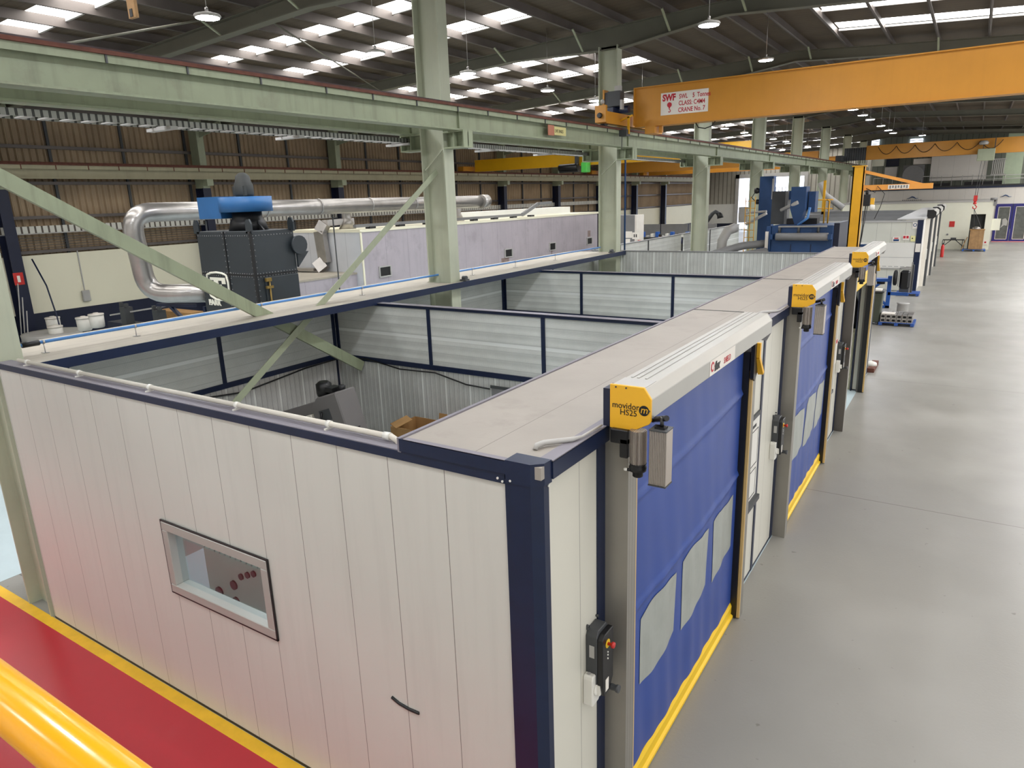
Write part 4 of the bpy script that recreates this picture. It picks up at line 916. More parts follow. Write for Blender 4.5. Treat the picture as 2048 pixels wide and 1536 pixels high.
MB().cyl((-13.43, 10.4, 2.05), (-13.43, 10.4, 3.42), .02, 8).box(-13.46, -13.4, 10.3, 10.45, 3.36, 3.44).box(-13.46, -13.4, 10.3, 10.48, 3.2, 3.26).box(-13.46, -13.4, 10.34, 10.75, 2.24, 2.3).cyl((-13.41, 10.62, 2.15), (-13.41, 10.62, 2.42), .012, 6).build('latch_bar', m_brass, dd)
for x in (-15.2, -13.6):
    for y in (10.2, 11.2): B(x - .08, x + .08, y - .08, y + .08, 0, 1.95).build('leg', m_farr, fr_)
st_ = MB().box(-15.78, -15.45, 10.25, 10.95, 2.55, 3.42).build('inlet_box', m_farr, fr_)
# badge
bx, bz = -14.93, 3.25
bp = [(p * 1.38, q * .82) for p, q in [(-.27, .30), (-.16, .35), (0, .37), (.16, .35), (.27, .30), (.30, .1), (.30, -.15), (.24, -.33), (.1, -.42), (0, -.43), (-.1, -.42), (-.24, -.33), (-.30, -.15), (-.30, .1)]]
bd = MB().tube([(bx + p * .98, 10.088, bz + q) for p, q in bp + bp[:2]], .026, 8).build('badge_outline', m_inkgold, body)
MB().prism([(bx + p * 1.38, bz + .02 + q * .82) for p, q in [(-.2, .2), (.22, .2), (.22, .02), (.12, .02), (.12, .11), (.02, .11), (.02, .0), (.1, .0), (.1, -.08), (.02, -.08), (.02, -.2), (.1, -.2), (.1, -.28), (-.16, -.28), (-.16, -.2), (-.1, -.2), (-.1, .12), (-.2, .12)]], 'y', 10.08, 10.095).build('badge_letter', m_inkgold, body)
text('lettering', 'FARR', .17, (-15.38, 10.085, 2.77), XN, ZP, m_inkgold, body, off=.014, sx=1.15)
# fan on top
MB().lathe((-14.4, 10.75, 4.5), [(.45, 0), (.4, .2), (.34, .3), (.34, .42)], 20).prism([(-14.2, 4.5), (-13.8, 4.5), (-14.05, 4.75)], 'y', 10.7, 10.74).build('fan_base', m_black, fr_)
fn = MB().lathe((-14.4, 10.75, 4.92), [(.55, 0), (.6, .0), (.6, .34), (.55, .34)], 28).build('fan_scroll', m_fanblue, fr_)
B(-15.6, -14.75, 10.3, 10.75, 4.78, 5.28).build('fan_outlet', m_fanblue, fr_)
MB().lathe((-14.4, 10.75, 5.26), [(.2, 0), (.22, .06), (.22, .26), (.18, .34), (.16, .46), (.1, .52), (.05, .54)], 16).box(-14.62, -14.18, 10.6, 10.66, 5.28, 5.5).build('fan_motor', m_mezz, fr_)
# duct pipe
du_ = thing('exhaust_duct', (-17, 14, 2.9), 'large dull silver round duct looping from the dust collector up along the bay', 'duct')
def bend(pts, rr, n=8):
    P_ = [Vector(p) for p in pts]; out = [P_[0]]
    for i in range(1, len(P_) - 1):
        a, b, c = P_[i - 1], P_[i], P_[i + 1]; u = (a - b).normalized(); v = (c - b).normalized()
        p, q = b + u * rr, b + v * rr
        for k in range(n + 1):
            t = k / n; out.append(p * (1 - t) ** 2 + b * 2 * t * (1 - t) + q * t * t)
    out.append(P_[-1]); return out
MB().tube(bend([(-15.75, 10.5, 2.98), (-17.4, 9.75, 2.98), (-17.2, 9.5, 4.98), (-17.0, 24.0, 4.95)], .55), .235, 20).build('pipe', m_galv, du_)
MB().tube([(-16.9, 23.8, 4.95), (-16.9, 24.2, 4.95)], .27, 20).build('end_ring', m_galv, du_)
for (y, x) in ((11.4, -17.17), (13.4, -17.15), (15.4, -17.12), (17.6, -17.1), (19.8, -17.06), (22, -17.03)): MB().cyl((x, y - .03, 4.97), (x, y + .03, 4.97), .25, 20).build('joint_band', m_galv, du_)
for y in (11.5, 16.0): MB().cyl((-17.17, y, 4.72), (-17.17, y, 0), .022, 8).build('support_rod', m_dgrey, du_)
tag(MB().bar((-17.5, 10.0, 2.66), (-16.3, 10.3, 2.66), .08, .08).bar((-17.1, 10.1, 2.64), (-16.0, 10.4, 1.6), .08, .08, (0, 1, 0)).bar((-16.05, 10.4, 2.64), (-16.0, 10.4, 0), .09, .09, (0, 1, 0)).build('duct_stand', m_navy), 'navy triangular bracket stand under the bend of the silver duct', 'stand')
ov = thing('curing_oven', (-18.7, 26, 0), 'long lilac grey panelled oven with small dark vents in the rear bay', 'oven')
B(-20.4, -17, 17, 34.7, 0, 4.12).build('body', m_lilac, ov)
B(-20.45, -17.02, 16.96, 17.0, 0, 4.1).build('white_end', m_ovenw, ov)
B(-20.45, -16.97, 16.94, 34.75, 4.10, 4.19).build('roof_edge', m_cream, ov)
MB().box(-17.0, -16.97, 16.95, 17.02, 0, 4.12).build('corner_trim', m_cream, ov)
for (y, hot) in ((18.0, .42), (25.85, .3), (29.75, .3), (33.7, .3)):
    v = MB().box(-17, -16.95, y - .3, y + .3, 2.53, 2.57).box(-17, -16.95, y - .3, y + .3, 2.87, 2.91).box(-17, -16.95, y - .3, y - .26, 2.57, 2.87).box(-17, -16.95, y + .26, y + .3, 2.57, 2.87).build('vent_frame', m_lgrey, ov)
    B(-17, -16.985, y - .26, y + .26, 2.57, 2.87).build('vent_opening', m_black, v)
rs = MB()
for (y, z, a, b) in ((25.6, 2.25, .3, .28), (25.9, 2.1, .25, .2), (29.7, 2.3, .04, .22), (33.7, 3.1, .16, .16)): rs.box(-17, -16.997, y - a, y + a, z - b, z + b)
rs.build('rust_stain', M('scorch', (140, 122, 116), .7, var=.25, vs=4), ov)
B(-19.6, -18.6, 24, 34.6, 4.19, 4.5).build('roof_box', m_whitewall, ov)
MB().bar((-17.25, 17, 4.3), (-17.25, 27.5, 4.3), .1, .14).bar((-17.25, 27.5, 4.3), (-17.3, 29, 4.75), .1, .14, (1, 0, 0)).bar((-17.3, 29, 4.75), (-17.3, 30.2, 4.78), .12, .14).build('roof_duct', m_grey, ov)
for k in range(8): B(-17.35, -17.15, 17.6 + k * 1.5, 17.9 + k * 1.5, 4.19, 4.26).build('duct_support', m_black, ov)
lw = thing('oven_vestibule', (-18, 14.8, 0), 'lower lilac panelled box in front of the white end of the oven', 'oven')
B(-21.3, -17.3, 14.2, 16.95, 0, 2.72).build('body', MATS['oven_panel'], lw)
B(-21.32, -17.28, 14.18, 16.95, 2.72, 2.78).build('roof', MATS['roof_rear_dusty'], lw)
B(-21.3, -17.3, 14.17, 14.2, 0, 2.7).build('front_panel', m_ovenw, lw)
rd = thing('angled_duct', (-18.3, 16.7, 2.8), 'flat grey rectangular duct climbing the white end of the oven', 'duct')
MB().bar((-18.62, 16.8, 3.1), (-18.72, 16.8, 4.15), .2, .42, (0, 1, 0)).build('riser', m_galv, rd)
MB().bar((-18.7, 16.78, 4.12), (-18.55, 16.9, 4.42), .2, .4, (0, 1, 0)).bar((-18.55, 16.9, 4.42), (-18.3, 17.9, 4.45), .2, .4).build('top_elbow', m_galv, rd)
MB().bar((-18.62, 16.8, 3.12), (-18.85, 16.6, 2.9), .2, .42, (0, 1, 0)).bar((-18.85, 16.6, 2.88), (-20.6, 16.5, 2.86), .1, .3).build('foot_elbow', m_galv, rd)
for (x, y, z0, z1, l) in ((-18.2, 17.6, 4.19, 4.9, 'conical stack on the oven roof beside the silver duct'), (-18.2, 23.9, 4.19, 5.0, 'conical stack at the end of the silver duct')):
    tag(MB().lathe((x, y, z0), [(.3, 0), (.16, .3), (.16, z1 - z0), (.2, z1 - z0 + .02)], 14).build('roof_stack', m_galv), l, 'stack')
# left back corner: bins, pail, tools on trolley
def pail(x, y, z, l):
    t = thing('plastic_pail', (x, y, z), l, 'pail', 'white pails')
    MB().lathe((x, y, z), [(.2, 0), (.23, .04), (.24, .44)], 18).build('body', m_white, t)
    MB().lathe((x, y, z + .44), [(.255, 0), (.255, .05), (.1, .06), (.08, .09)], 18).build('lid', m_signw, t)
pail(-26.65, 12.4, .9, 'white lidded pail beside the navy wall band, left of the pair'); pail(-25.7, 12.4, 1.08, 'white lidded pail with dark label, right of the pair')
pail(-29.0, 12.4, .75, 'white lidded pail behind the navy column foot'); pail(-28.0, 12.0, .55, 'white lidded pail inside the grey tub')
gt = thing('grey_tub', (-28.3, 12, 0), 'grey plastic tub trolley near the navy wall column', 'tub')
MB().lathe((-28.3, 12.0, 0), [(.7, 0), (.85, .1), (.95, .5), (1.0, .8), (.9, .78)], 12).build('tub', m_lgrey, gt)
rk = thing('machine_line', (-22.8, 13, 0), 'dark bar feed machine with pale rail along the navy wall band', 'machine')
MB().box(-25.6, -21.6, 12.7, 13.2, 0, 1.25).build('bed', m_navyd, rk)
MB().bar((-25.3, 12.7, 1.5), (-21.5, 12.9, 2.05), .05, .06).bar((-21.5, 12.9, 2.05), (-21.4, 12.9, 2.05), .05, .05).build('pale_rail', m_lgrey, rk)
for x in (-24.2, -22.2): MB().box(x - .15, x + .15, 12.55, 12.85, 1.2, 1.85).box(x - .22, x - .12, 12.6, 12.7, 1.85, 2.0).box(x + .08, x + .2, 12.6, 12.7, 1.85, 1.98).build('roller_clamp', m_dgrey, rk)
B(-23.4, -21.4, 13.3, 13.8, 1.2, 1.7).build('carton_row', m_card, rk)
wc = thing('leaning_rods', (-28.9, 11.6, 0), 'pale rods leaning on the navy wall column', 'rods')
for k in range(3): MB().cyl((-29.3 + k * .25, 11.3, .1), (-29.25 + k * .12, 11.6, 2.6 - k * .5), .02, 6).build('rod', m_lgrey, wc)
fs = thing('extinguisher_sign', (-29.8, 11.9, 2.5), 'red and white fire extinguisher sign on the navy wall column', 'sign')
B(-29.82, -29.79, 11.72, 12.05, 2.5, 2.95).build('plate', m_redp, fs); MB().box(-29.79, -29.785, 11.83, 11.93, 2.6, 2.84).build('symbol', m_signw, fs)
tag(MB().tube([(-29.9, 12.5, 3.4), (-29.4, 12.6, 2.4), (-28.6, 12.4, 1.3), (-28.3, 12.3, .8)], .03, 6).build('hose', m_navy), 'navy hose hanging down beside the wall column', 'hose')
so = thing('wall_socket', (-30.45, 14.45, 1.6), 'small grey socket box with drop conduit on the cream wall', 'socket')
B(-30.5, -30.38, 14.3, 14.6, 1.5, 1.95).build('box', m_lgrey, so, .02); B(-30.5, -30.47, 14.43, 14.47, 1.95, 3.55).build('conduit', m_lgrey, so)
# mid distance left: grey booth, notice boards, barrow, two workers
gb = thing('grey_cabin', (-15.0, 34, 0), 'grey panelled cabin with pale edge behind the second column', 'cabin')
B(-15.6, -13.9, 32.5, 33.4, 0, 4.05).build('body', m_grey, gb); B(-13.9, -13.8, 32.5, 33.4, 0, 4.05).build('edge', m_signw, gb)
nb = thing('notice_stand', (-13.4, 31.2, 2.6), 'stand of white notices and a red sign in front of the grey cabin', 'notice board')
for (a, b, z0, z1, mt_) in ((-13.75, -13.4, 3.05, 3.35, m_signw), (-13.38, -13.05, 3.0, 3.3, m_signw), (-13.75, -13.5, 2.7, 3.0, m_signw), (-13.1, -12.75, 2.6, 2.95, m_redp)): B(a, b, 31, 31.03, z0, z1).build('notice', mt_, nb)
for k in range(2): B(-13.3 + k * .1, -13.25 + k * .1, 30.99, 31.0, 3.08, 3.22).build('figure_mark', m_ink, nb)
MB().box(-13.8, -12.7, 31.03, 31.08, 0, 2.62).build('backing', m_dgrey, nb)
wb_ = thing('work_bench', (-17, 45, 0), 'cluttered dark work bench where two workers stand', 'bench')
B(-19.5, -14.5, 44.5, 46, 0, 2.25).build('bench_block', m_mezz, wb_)
for k in range(14): B(-19.3 + k * .34, -19.1 + k * .34, 44.6, 44.9, 2.25, 2.35 + .12 * (k % 3)).build('clutter', (m_lgrey, m_white, m_standblue)[k % 3], wb_)
sl_ = thing('screen_panels', (-19, 50, 0), 'row of beige screen panels behind the two workers', 'screen')
for k in range(4): B(-23.5 + k * 2.1, -21.5 + k * 2.1, 50, 50.1, 0, 2.85).build('panel', MATS['wall_sheet_brown'] if k == 9 else m_grey, sl_)
# ---------------------------------------------------------------- people
def person(x, y, z, rz, pose, label):
    """standing figure as one skinned body on a joint graph, with hair and clothing children"""
    root = thing('person', (x, y, z), label, 'person', None)
    def xf(p):
        c, s = math.cos(rz), math.sin(rz); return (p[0] * c - p[1] * s, p[0] * s + p[1] * c, p[2])
    J = {'pelvis': (0, 0, .95), 'waist': (0, .02, 1.12), 'chest': (0, .02 + pose['lean'] * .5, 1.36), 'neck': (0, .0 + pose['lean'], 1.52), 'head': (0, .02 + pose['lean'] * 1.15, 1.62), 'top': (0, .02 + pose['lean'] * 1.2, 1.74)}
    rad = {'pelvis': .15, 'waist': .135, 'chest': .16, 'neck': .055, 'head': .09, 'top': .07}
    E_ = [('pelvis', 'waist'), ('waist', 'chest'), ('chest', 'neck'), ('neck', 'head'), ('head', 'top')]
    for s, n in ((-1, 'l'), (1, 'r')):
        fw = pose['hands'][0 if s < 0 else 1]
        J['sh' + n] = (s * .2, pose['lean'] * .75, 1.44); J['el' + n] = (s * .27, pose['lean'] * .7 + fw[0] * .45, 1.2); J['wr' + n] = (s * .2, pose['lean'] + fw[0], fw[1]); J['pa' + n] = (s * .19, pose['lean'] + fw[0] + .08, fw[1] - .01)
        J['hip' + n] = (s * .1, 0, .9); J['kn' + n] = (s * .12, .03, .5); J['an' + n] = (s * .12, -.01, .09); J['to' + n] = (s * .14, .17, .04)
        for k, r in (('sh', .07), ('el', .048), ('wr', .035), ('pa', .04), ('hip', .095), ('kn', .065), ('an', .045), ('to', .04)): rad[k + n] = r
        E_ += [('chest', 'sh' + n), ('sh' + n, 'el' + n), ('el' + n, 'wr' + n), ('wr' + n, 'pa' + n), ('pelvis', 'hip' + n), ('hip' + n, 'kn' + n), ('kn' + n, 'an' + n), ('an' + n, 'to' + n)]
        for q in range(4):
            nm = 'f%d%s' % (q, n); px, py, pz = J['pa' + n]
            J[nm] = (px + (q - 1.5) * .02, py + .07 - .006 * abs(q - 1), pz - .03); rad[nm] = .009; E_.append(('pa' + n, nm))
        px, py, pz = J['pa' + n]; J['th' + n] = (px - s * .055, py + .03, pz); rad['th' + n] = .01; E_.append(('pa' + n, 'th' + n))
    names = list(J)
    me = bpy.data.meshes.new('body'); me.from_pydata([xf(J[n]) for n in names], [(names.index(a), names.index(b)) for a, b in E_], [])
    o = bpy.data.objects.new('body', me); COL.objects.link(o); o.parent = root; ORG[o.name] = ORG[root.name]
    sk = o.modifiers.new('skin', 'SKIN'); ss = o.modifiers.new('sub', 'SUBSURF'); ss.levels = ss.render_levels = 2
    for i, n in enumerate(names):
        me.skin_vertices[0].data[i].radius = (rad[n] * (1.25 if n in ('chest', 'waist', 'pelvis') else 1), rad[n]); me.skin_vertices[0].data[i].use_root = (n == 'pelvis')
    me.materials.append(m_cloth if pose.get('cov', True) else m_skin)
    hx = Vector(xf(J['head'])) + Vector((x, y, z))
    fd = Vector((-math.sin(rz), math.cos(rz), 0)); sd = Vector((math.cos(rz), math.sin(rz), 0))
    m = MB()
    for k in range(9):
        pass
    m.lathe(tuple(hx), [(.02, -.12), (.065, -.1), (.085, -.04), (.09, .02), (.08, .08), (.05, .115), (.01, .125)], 14).lathe(tuple(hx + fd * .085 + Vector((0, 0, -.02))), [(.008, -.03), (.02, -.02), (.008, .03)], 8)
    for s in (-1, 1): m.lathe(tuple(hx + sd * .088 * s), [(.008, -.03), (.022, 0), (.008, .03)], 8)
    fh = m.build('face', m_skin, root)
    e = MB()
    for s in (-1, 1): e.lathe(tuple(hx + fd * .08 + sd * .032 * s), [(.004, -.01), (.011, 0), (.004, .01)], 8)
    e.lathe(tuple(hx + fd * .078 + Vector((0, 0, -.062))), [(.02, -.004), (.024, 0), (.02, .004)], 8)
    e.build('eyes_mouth', m_hair, fh)
    MB().lathe(tuple(hx - fd * .012 + Vector((0, 0, .03))), [(.088, -.04), (.1, 0), (.095, .06), (.06, .105), (.01, .115)], 14).build('hair', m_hair, root)
    hd_ = MB()
    for n in 'lr':
        w_ = Vector(xf(J['wr' + n])) + Vector((x, y, z)); p_ = Vector(xf(J['pa' + n])) + Vector((x, y, z)); hd_.tube([w_, p_, p_ + fd * .05], [.04, .048, .03], 8)
    hd_.build('hand_skin', m_skin, root)
    return root
person(-15.0, 39.2, 1.0, 1.2, {'lean': .18, 'hands': ((.28, 1.15), (.3, 1.2))}, 'person in dark navy workwear bending over the bench, left of two')
person(-14.6, 40.6, .95, .6, {'lean': .06, 'hands': ((.22, 1.1), (.2, 1.08))}, 'person in navy workwear standing at the bench, right of two')
pf_ = tag(B(-16.5, -13.6, 38.5, 41.8, 0, .95).build('raised_platform', m_mezz), 'dark low work platform the two workers stand on', 'platform')

# ---------------------------------------------------------------- second booth row, aisle, far end
b2 = thing('panel_booth', (-5, 48, 0), 'second white panelled booth farther along the aisle', 'booth')
B(-9, -2.2, 39, 39.1, .03, 3.3).build('end_wall', M('booth_far_panel', (206, 206, 194), .5, var=.02, stripes=[('X', .62, -2.7, .012, (160, 158, 148))]), b2)
B(-2.22, -1.98, 38.95, 39.3, 0, 3.4).build('corner_post', m_navy, b2)
B(-9, -1.98, 38.97, 39.1, 3.3, 3.38).build('top_trim', m_lgrey, b2)
B(-2.1, -2.0, 39.3, 58, 0, 3.4).build('aisle_wall', m_pan, b2)
B(-3.1, -1.95, 39, 58, 3.4, 3.46).build('front_roof', m_lgrey, b2)
for y in (42, 46, 50): B(-9.2, -3.2, y, y + .1, 3.1, 3.45 + (y - 42) * .012).build('partition', m_grey, b2)
B(-9.2, -8.4, 39, 58, 3.3, 3.42).build('rear_roof', m_grey, b2)
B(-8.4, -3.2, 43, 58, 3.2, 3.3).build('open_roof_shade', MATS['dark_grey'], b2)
for i, (y, l) in enumerate(((41.2, 'nearest'), (46.2, 'middle'), (51.5, 'farthest'))):
    d = thing('roller_door', (-1.9, y, 0), '%s open roller door of the far booth, white housing with dark end' % l, 'door', 'far booth roller doors')
    MB().prism([(-1.98, 3.42), (-1.98, 3.78), (-1.72, 3.78), (-1.6, 3.68), (-1.6, 3.5), (-1.7, 3.42)], 'y', y, y + 3.6).build('housing', m_alu, d)
    MB().prism([(-1.98, 3.40), (-1.98, 3.8), (-1.72, 3.8), (-1.58, 3.69), (-1.58, 3.48), (-1.7, 3.36)], 'y', y - .06, y).build('end_plate', m_black, d)
    MB().box(-2.0, -1.82, y, y + .18, 0, 3.42).build('guide_rail', m_signw, d)
    MB().box(-1.83, -1.72, y + .2, y + .34, 0, 3.35).build('dark_jamb', m_dgrey, d)
    MB().box(-2.0, -1.82, y + 3.3, y + 3.5, 0, 3.42).build('guide_rail', m_lgrey, d)
    B(-1.84, -1.78, y - .5, y - .3, 1.4, 1.9).build('control_box', m_white, d)
    B(-1.995, -1.9, y + .36, y + 3.3, 0, 3.35).build('curtain', m_grey, d)
wbd = thing('whiteboard', (-3.3, 38.98, 1.1), 'large white planning board on the end wall of the far booth', 'whiteboard')
B(-4.85, -2.24, 38.96, 39.0, 1.12, 2.33).build('board', m_white, wbd)
MB().box(-4.85, -2.24, 38.94, 38.97, 1.08, 1.13).box(-4.85, -2.24, 38.955, 38.96, 1.62, 1.64).build('frame_rail', m_lgrey, wbd)
for k in range(6): B(-3.8 + k * .26, -3.62 + k * .26, 38.957, 38.96, 1.18, 1.2).build('note_line', m_grey, wbd)
for (nm, x0, x1, z0, z1, l, mt_) in (('photo_notice', -3.22, -2.88, 2.38, 2.62, 'landscape photo notice above the planning board', m_signw), ('red_notice', -2.78, -2.5, 2.46, 2.7, 'notice with red squares above the planning board', m_signw), ('yellow_notice', -2.44, -2.24, 2.4, 2.66, 'yellow notice above the planning board by the navy post', M('pale_yellow', (232, 226, 160), .5)), ('logo_sign', -2.42, -2.22, 3.0, 3.3, 'white sign with round blue mark high on the far booth corner', m_signw), ('paper_sheet', -2.2, -1.99, 1.9, 2.3, 'white paper sheet taped to the navy post of the far booth', m_signw)):
    t = thing(nm, ((x0 + x1) / 2, 38.94, z0), l, 'notice'); yb_ = 38.94 if nm == 'paper_sheet' else 38.98
    B(x0, x1, yb_ - .01, yb_, z0, z1).build('sheet', mt_, t)
    if nm == 'photo_notice': B(x0 + .05, x1 - .05, yb_ - .013, yb_ - .01, z0 + .03, z0 + .12).build('picture', m_machblue, t); B(x0 + .08, x1 - .08, yb_ - .013, yb_ - .01, z0 + .14, z0 + .19).build('picture_band', m_signred, t)
    if nm == 'red_notice':
        for k in range(2): B(x0 + .02 + k * .13, x0 + .12 + k * .13, yb_ - .013, yb_ - .01, z0 + .08, z0 + .2).build('red_square', m_signred, t)
    if nm == 'yellow_notice': MB().lathe(((x0 + x1) / 2 - .03, yb_ - .01, z0 + .14), [(.03, -.003), (.03, 0)], 10, 'y').build('black_mark', m_ink, t)
    if nm == 'logo_sign':
        MB().lathe(((x0 + x1) / 2, yb_ - .01, z0 + .17), [(.08, -.003), (.08, 0)], 18, 'y').build('blue_ring', m_machblue, t); MB().lathe(((x0 + x1) / 2, yb_ - .0132, z0 + .17), [(.05, -.002), (.05, 0)], 18, 'y').build('ring_centre', m_signw, t)
# items on the aisle
wb2 = thing('wheelie_bin', (-2.85, 29.2, 0), 'dark green wheelie bin just past the open far doorway', 'bin')
MB().prism([(-3.1, .08), (-2.55, .08), (-2.5, 1.2), (-3.15, 1.2)], 'y', 28.9, 29.5).build('body', M('bin_green', (62, 68, 56), .5), wb2, .03)
MB().box(-3.2, -2.46, 28.85, 29.55, 1.2, 1.27).build('lid', m_dgrey, wb2, .02)
MB().lathe((-2.6, 29.45, .1), [(.1, -.04), (.1, .04)], 12, 'x').lathe((-3.05, 29.45, .1), [(.1, -.04), (.1, .04)], 12, 'x').build('wheel', m_black, wb2)
tag(MB().box(-2.9, -2.55, 28.8, 29.2, 1.275, 1.33).build('paper_stack', m_white), 'white papers lying on the wheelie bin lid', 'papers')
def pallet(x0, x1, y0, y1, label, mat):
    t = thing('pallet', ((x0 + x1) / 2, (y0 + y1) / 2, 0), label, 'pallet')
    for k in range(3):
        x = x0 + (x1 - x0 - .12) * k / 2; B(x, x + .12, y0, y1, .02, .11).build('bearer', mat, t)
    for k in range(6):
        y = y0 + (y1 - y0 - .14) * k / 5; B(x0, x1, y, y + .14, .11, .13).build('deck_board', mat, t)
    return t
pallet(-2.55, -1.39, 28.8, 29.9, 'blue pallet carrying two layers of steel blocks in the aisle', m_bluepal)
n_ = 0
for lay in range(2):
    for r_ in range(3):
        for c_ in range(6):
            x = -2.5 + c_ * .175; y = 28.85 + r_ * .33; z = .132 + lay * .142
            t = thing('steel_block', (x + .08, y + .14, z), 'hollow steel block on pallet, %s layer, %s row back, %s from the bin' % (['lower', 'upper'][lay], ORD[r_], ORD[c_]), 'block', 'steel blocks on the pallet')
            MB().box(x, x + .16, y, y + .28, z, z + .03).box(x, x + .16, y, y + .28, z + .11, z + .14).box(x, x + .025, y, y + .28, z + .03, z + .11).box(x + .135, x + .16, y, y + .28, z + .03, z + .11).box(x + .025, x + .135, y + .1, y + .28, z + .03, z + .11).build('casting', m_galv, t)
            B(x + .02, x + .14, y + .09, y + .1, z + .03, z + .11).build('recess', m_black, t)
tag(B(-2.48, -2.05, 28.9, 29.3, .42, .45).build('cardboard_sheet', m_signw), 'pale cardboard sheet lying on the steel blocks', 'cardboard')
pallet(-2.7, -1.75, 37.2, 38.2, 'blue pallet against the navy post of the far booth', m_bluepal)
tag(B(-2.6, -2.1, 37.5, 37.9, .132, .36).build('grey_crate', m_dgrey, None, .02), 'dark grey crate on the pallet against the far booth post', 'crate')
ws_ = thing('assembly_stand', (-2.6, 33.5, 0), 'blue steel assembly stand holding a black wheeled unit in the aisle', 'stand')
MB().box(-2.75, -2.6, 33.2, 33.35, 0, 1.35).build('upright', m_standblue, ws_)
MB().box(-3.5, -2.6, 33.2, 33.35, 0, .1).box(-2.7, -1.95, 33.2, 33.32, .55, .68).build('base_rail', m_standblue, ws_)
MB().bar((-2.68, 33.27, .08), (-3.35, 33.27, .75), .1, .1, (0, 1, 0)).bar((-3.38, 33.27, .72), (-2.9, 33.27, 1.15), .1, .1, (0, 1, 0)).build('diagonal_strut', m_standblue, ws_)
MB().box(-3.7, -2.62, 33.1, 33.5, 1.12, 1.24).build('top_rail', m_standblue, ws_)
MB().lathe((-3.0, 33.27, 1.1), [(.1, -.15), (.12, 0), (.1, .15)], 12, 'x').box(-3.8, -3.25, 33.1, 33.4, 1.24, 1.5).build('vice_head', m_black, ws_)
un = thing('wheeled_unit', (-2.15, 33.1, .8), 'black tracked unit with silver side frame mounted on the blue stand', 'unit')
MB().lathe((-2.47, 33.1, 1.3), [(.26, -.07), (.32, -.04), (.32, .04), (.26, .07)], 24, 'x').build('tyre', m_rubber, un)
B(-2.3, -1.92, 32.9, 33.3, .85, 1.62).build('black_body', m_black, un, .08)
MB().bar((-1.92, 33.1, .7), (-1.9, 33.1, 1.95), .05, .08, (1, 0, 0)).bar((-2.35, 33.1, 1.7), (-1.92, 33.1, 1.75), .05, .06).bar((-2.36, 33.1, .95), (-2.33, 33.1, 1.7), .03, .06, (1, 0, 0)).build('side_frame', m_steel, un)
MB().box(-1.88, -1.82, 33.0, 33.2, .72, 1.85).build('dark_rail', m_dgrey, un)
tag(MB().lathe((-2.0, 31.8, 0), [(.2, 0), (.22, .05), (.2, .4), (.24, .44), (.12, .46)], 14).build('steel_drum', m_lgrey), 'small grey steel drum behind the block pallet', 'drum')
kp = thing('foot_pallet_end', (-2.0, 21.2, 0), 'brown timber offcut with white cloth on the floor at the booth end', 'timber')
B(-2.02, -1.85, 21.1, 22.2, 0, .12).build('timber', MATS['rust_rail'], kp); MB().lathe((-1.98, 21.5, .12), [(.16, 0), (.14, .08), (.04, .12)], 10).build('cloth', m_white, kp)
# hut
ht = thing('cream_hut', (-3, 68, 0), 'cream painted hut with a dark doorway at the far end of the aisle', 'hut')
MB().box(-9.4, -.2, 65.95, 66.05, 0, 3.6).box(.76, 1.2, 65.95, 66.05, 0, 3.6).box(-.2, .76, 65.95, 66.05, 2.68, 3.6).box(1.1, 1.2, 66.05, 72, 0, 3.55).build('walls', m_hut, ht)
B(-9.5, 1.24, 65.9, 72, 3.6, 3.72).build('roof', m_lgrey, ht)
B(-.2, .76, 66.6, 66.65, 0, 2.68).build('dark_interior', MATS['mezzanine_dark'], ht)
MB().cyl((.9, 65.9, 3.8), (1.35, 65.9, 3.8), .09, 10).box(1.15, 1.35, 65.9, 66.5, 3.3, 3.75).build('roof_motor', m_grey, ht)
MB().lathe((-1.62, 65.95, 1.15), [(.07, -.05), (.07, 0)], 10, 'y').build('round_outlet', m_grey, ht)
for (nm, x, z, s, l) in (('red_plate', -1.4, 1.95, .18, 'small dark red plate on the cream hut wall'), ('warning_plate', .95, .55, .16, 'small white warning plate with red dot low beside the hut doorway')):
    t = thing(nm, (x, 65.93, z), l, 'sign'); B(x - s, x + s, 65.92, 65.95, z - s * 1.2, z + s * 1.2).build('plate', m_signw if nm[0] == 'w' else m_redp, t)
    if nm[0] == 'w': MB().lathe((x, 65.92, z), [(.07, -.004), (.07, 0)], 12, 'y').build('red_dot', m_signred, t)
tag(B(1.2, 1.75, 66.1, 66.6, 1.45, 2.3).build('switch_cabinet', m_hut), 'cream switch cabinet on the right corner of the hut', 'cabinet')
bn = thing('trestle_bench', (-1.15, 65, 0), 'black steel trestle bench in front of the cream hut', 'bench')
MB().box(-1.86, -.42, 64.9, 65.3, .76, .82).build('top', m_black, bn)
for x in (-1.86, -1.74, -.54, -.42): MB().box(x - .02, x + .02, 64.9, 64.96, 0, .76).build('leg', m_black, bn)
MB().bar((-1.8, 64.93, .3), (-1.3, 64.93, .78), .06, .05, (0, 1, 0)).bar((-.48, 64.93, .3), (-1.0, 64.93, .78), .06, .05, (0, 1, 0)).build('brace', m_black, bn)
tag(B(-1.35, -.98, 64.95, 65.2, .825, .95).build('tool_box', m_dgrey), 'dark tool box on the trestle bench', 'box')
ck = thing('timber_crate', (.3, 64.3, .16), 'plywood sided timber crate slung from the far crane hook', 'crate')
B(-.12, .78, 64.05, 64.9, .16, 1.6).build('sides', m_wood, ck); MB().box(-.15, .81, 64.02, 64.93, 1.56, 1.62).build('top_frame', m_card, ck)
MB().lathe((.25, 64.4, 1.62), [(.3, 0), (.25, .12), (.1, .2)], 10).build('contents', m_galv, ck)
tag(MB().bar((-.55, 64.3, .14), (-.25, 64.3, 1.05), .3, .05, (0, 1, 0)).build('leaning_board', m_card), 'pale plywood board leaning on the timber crate', 'board')
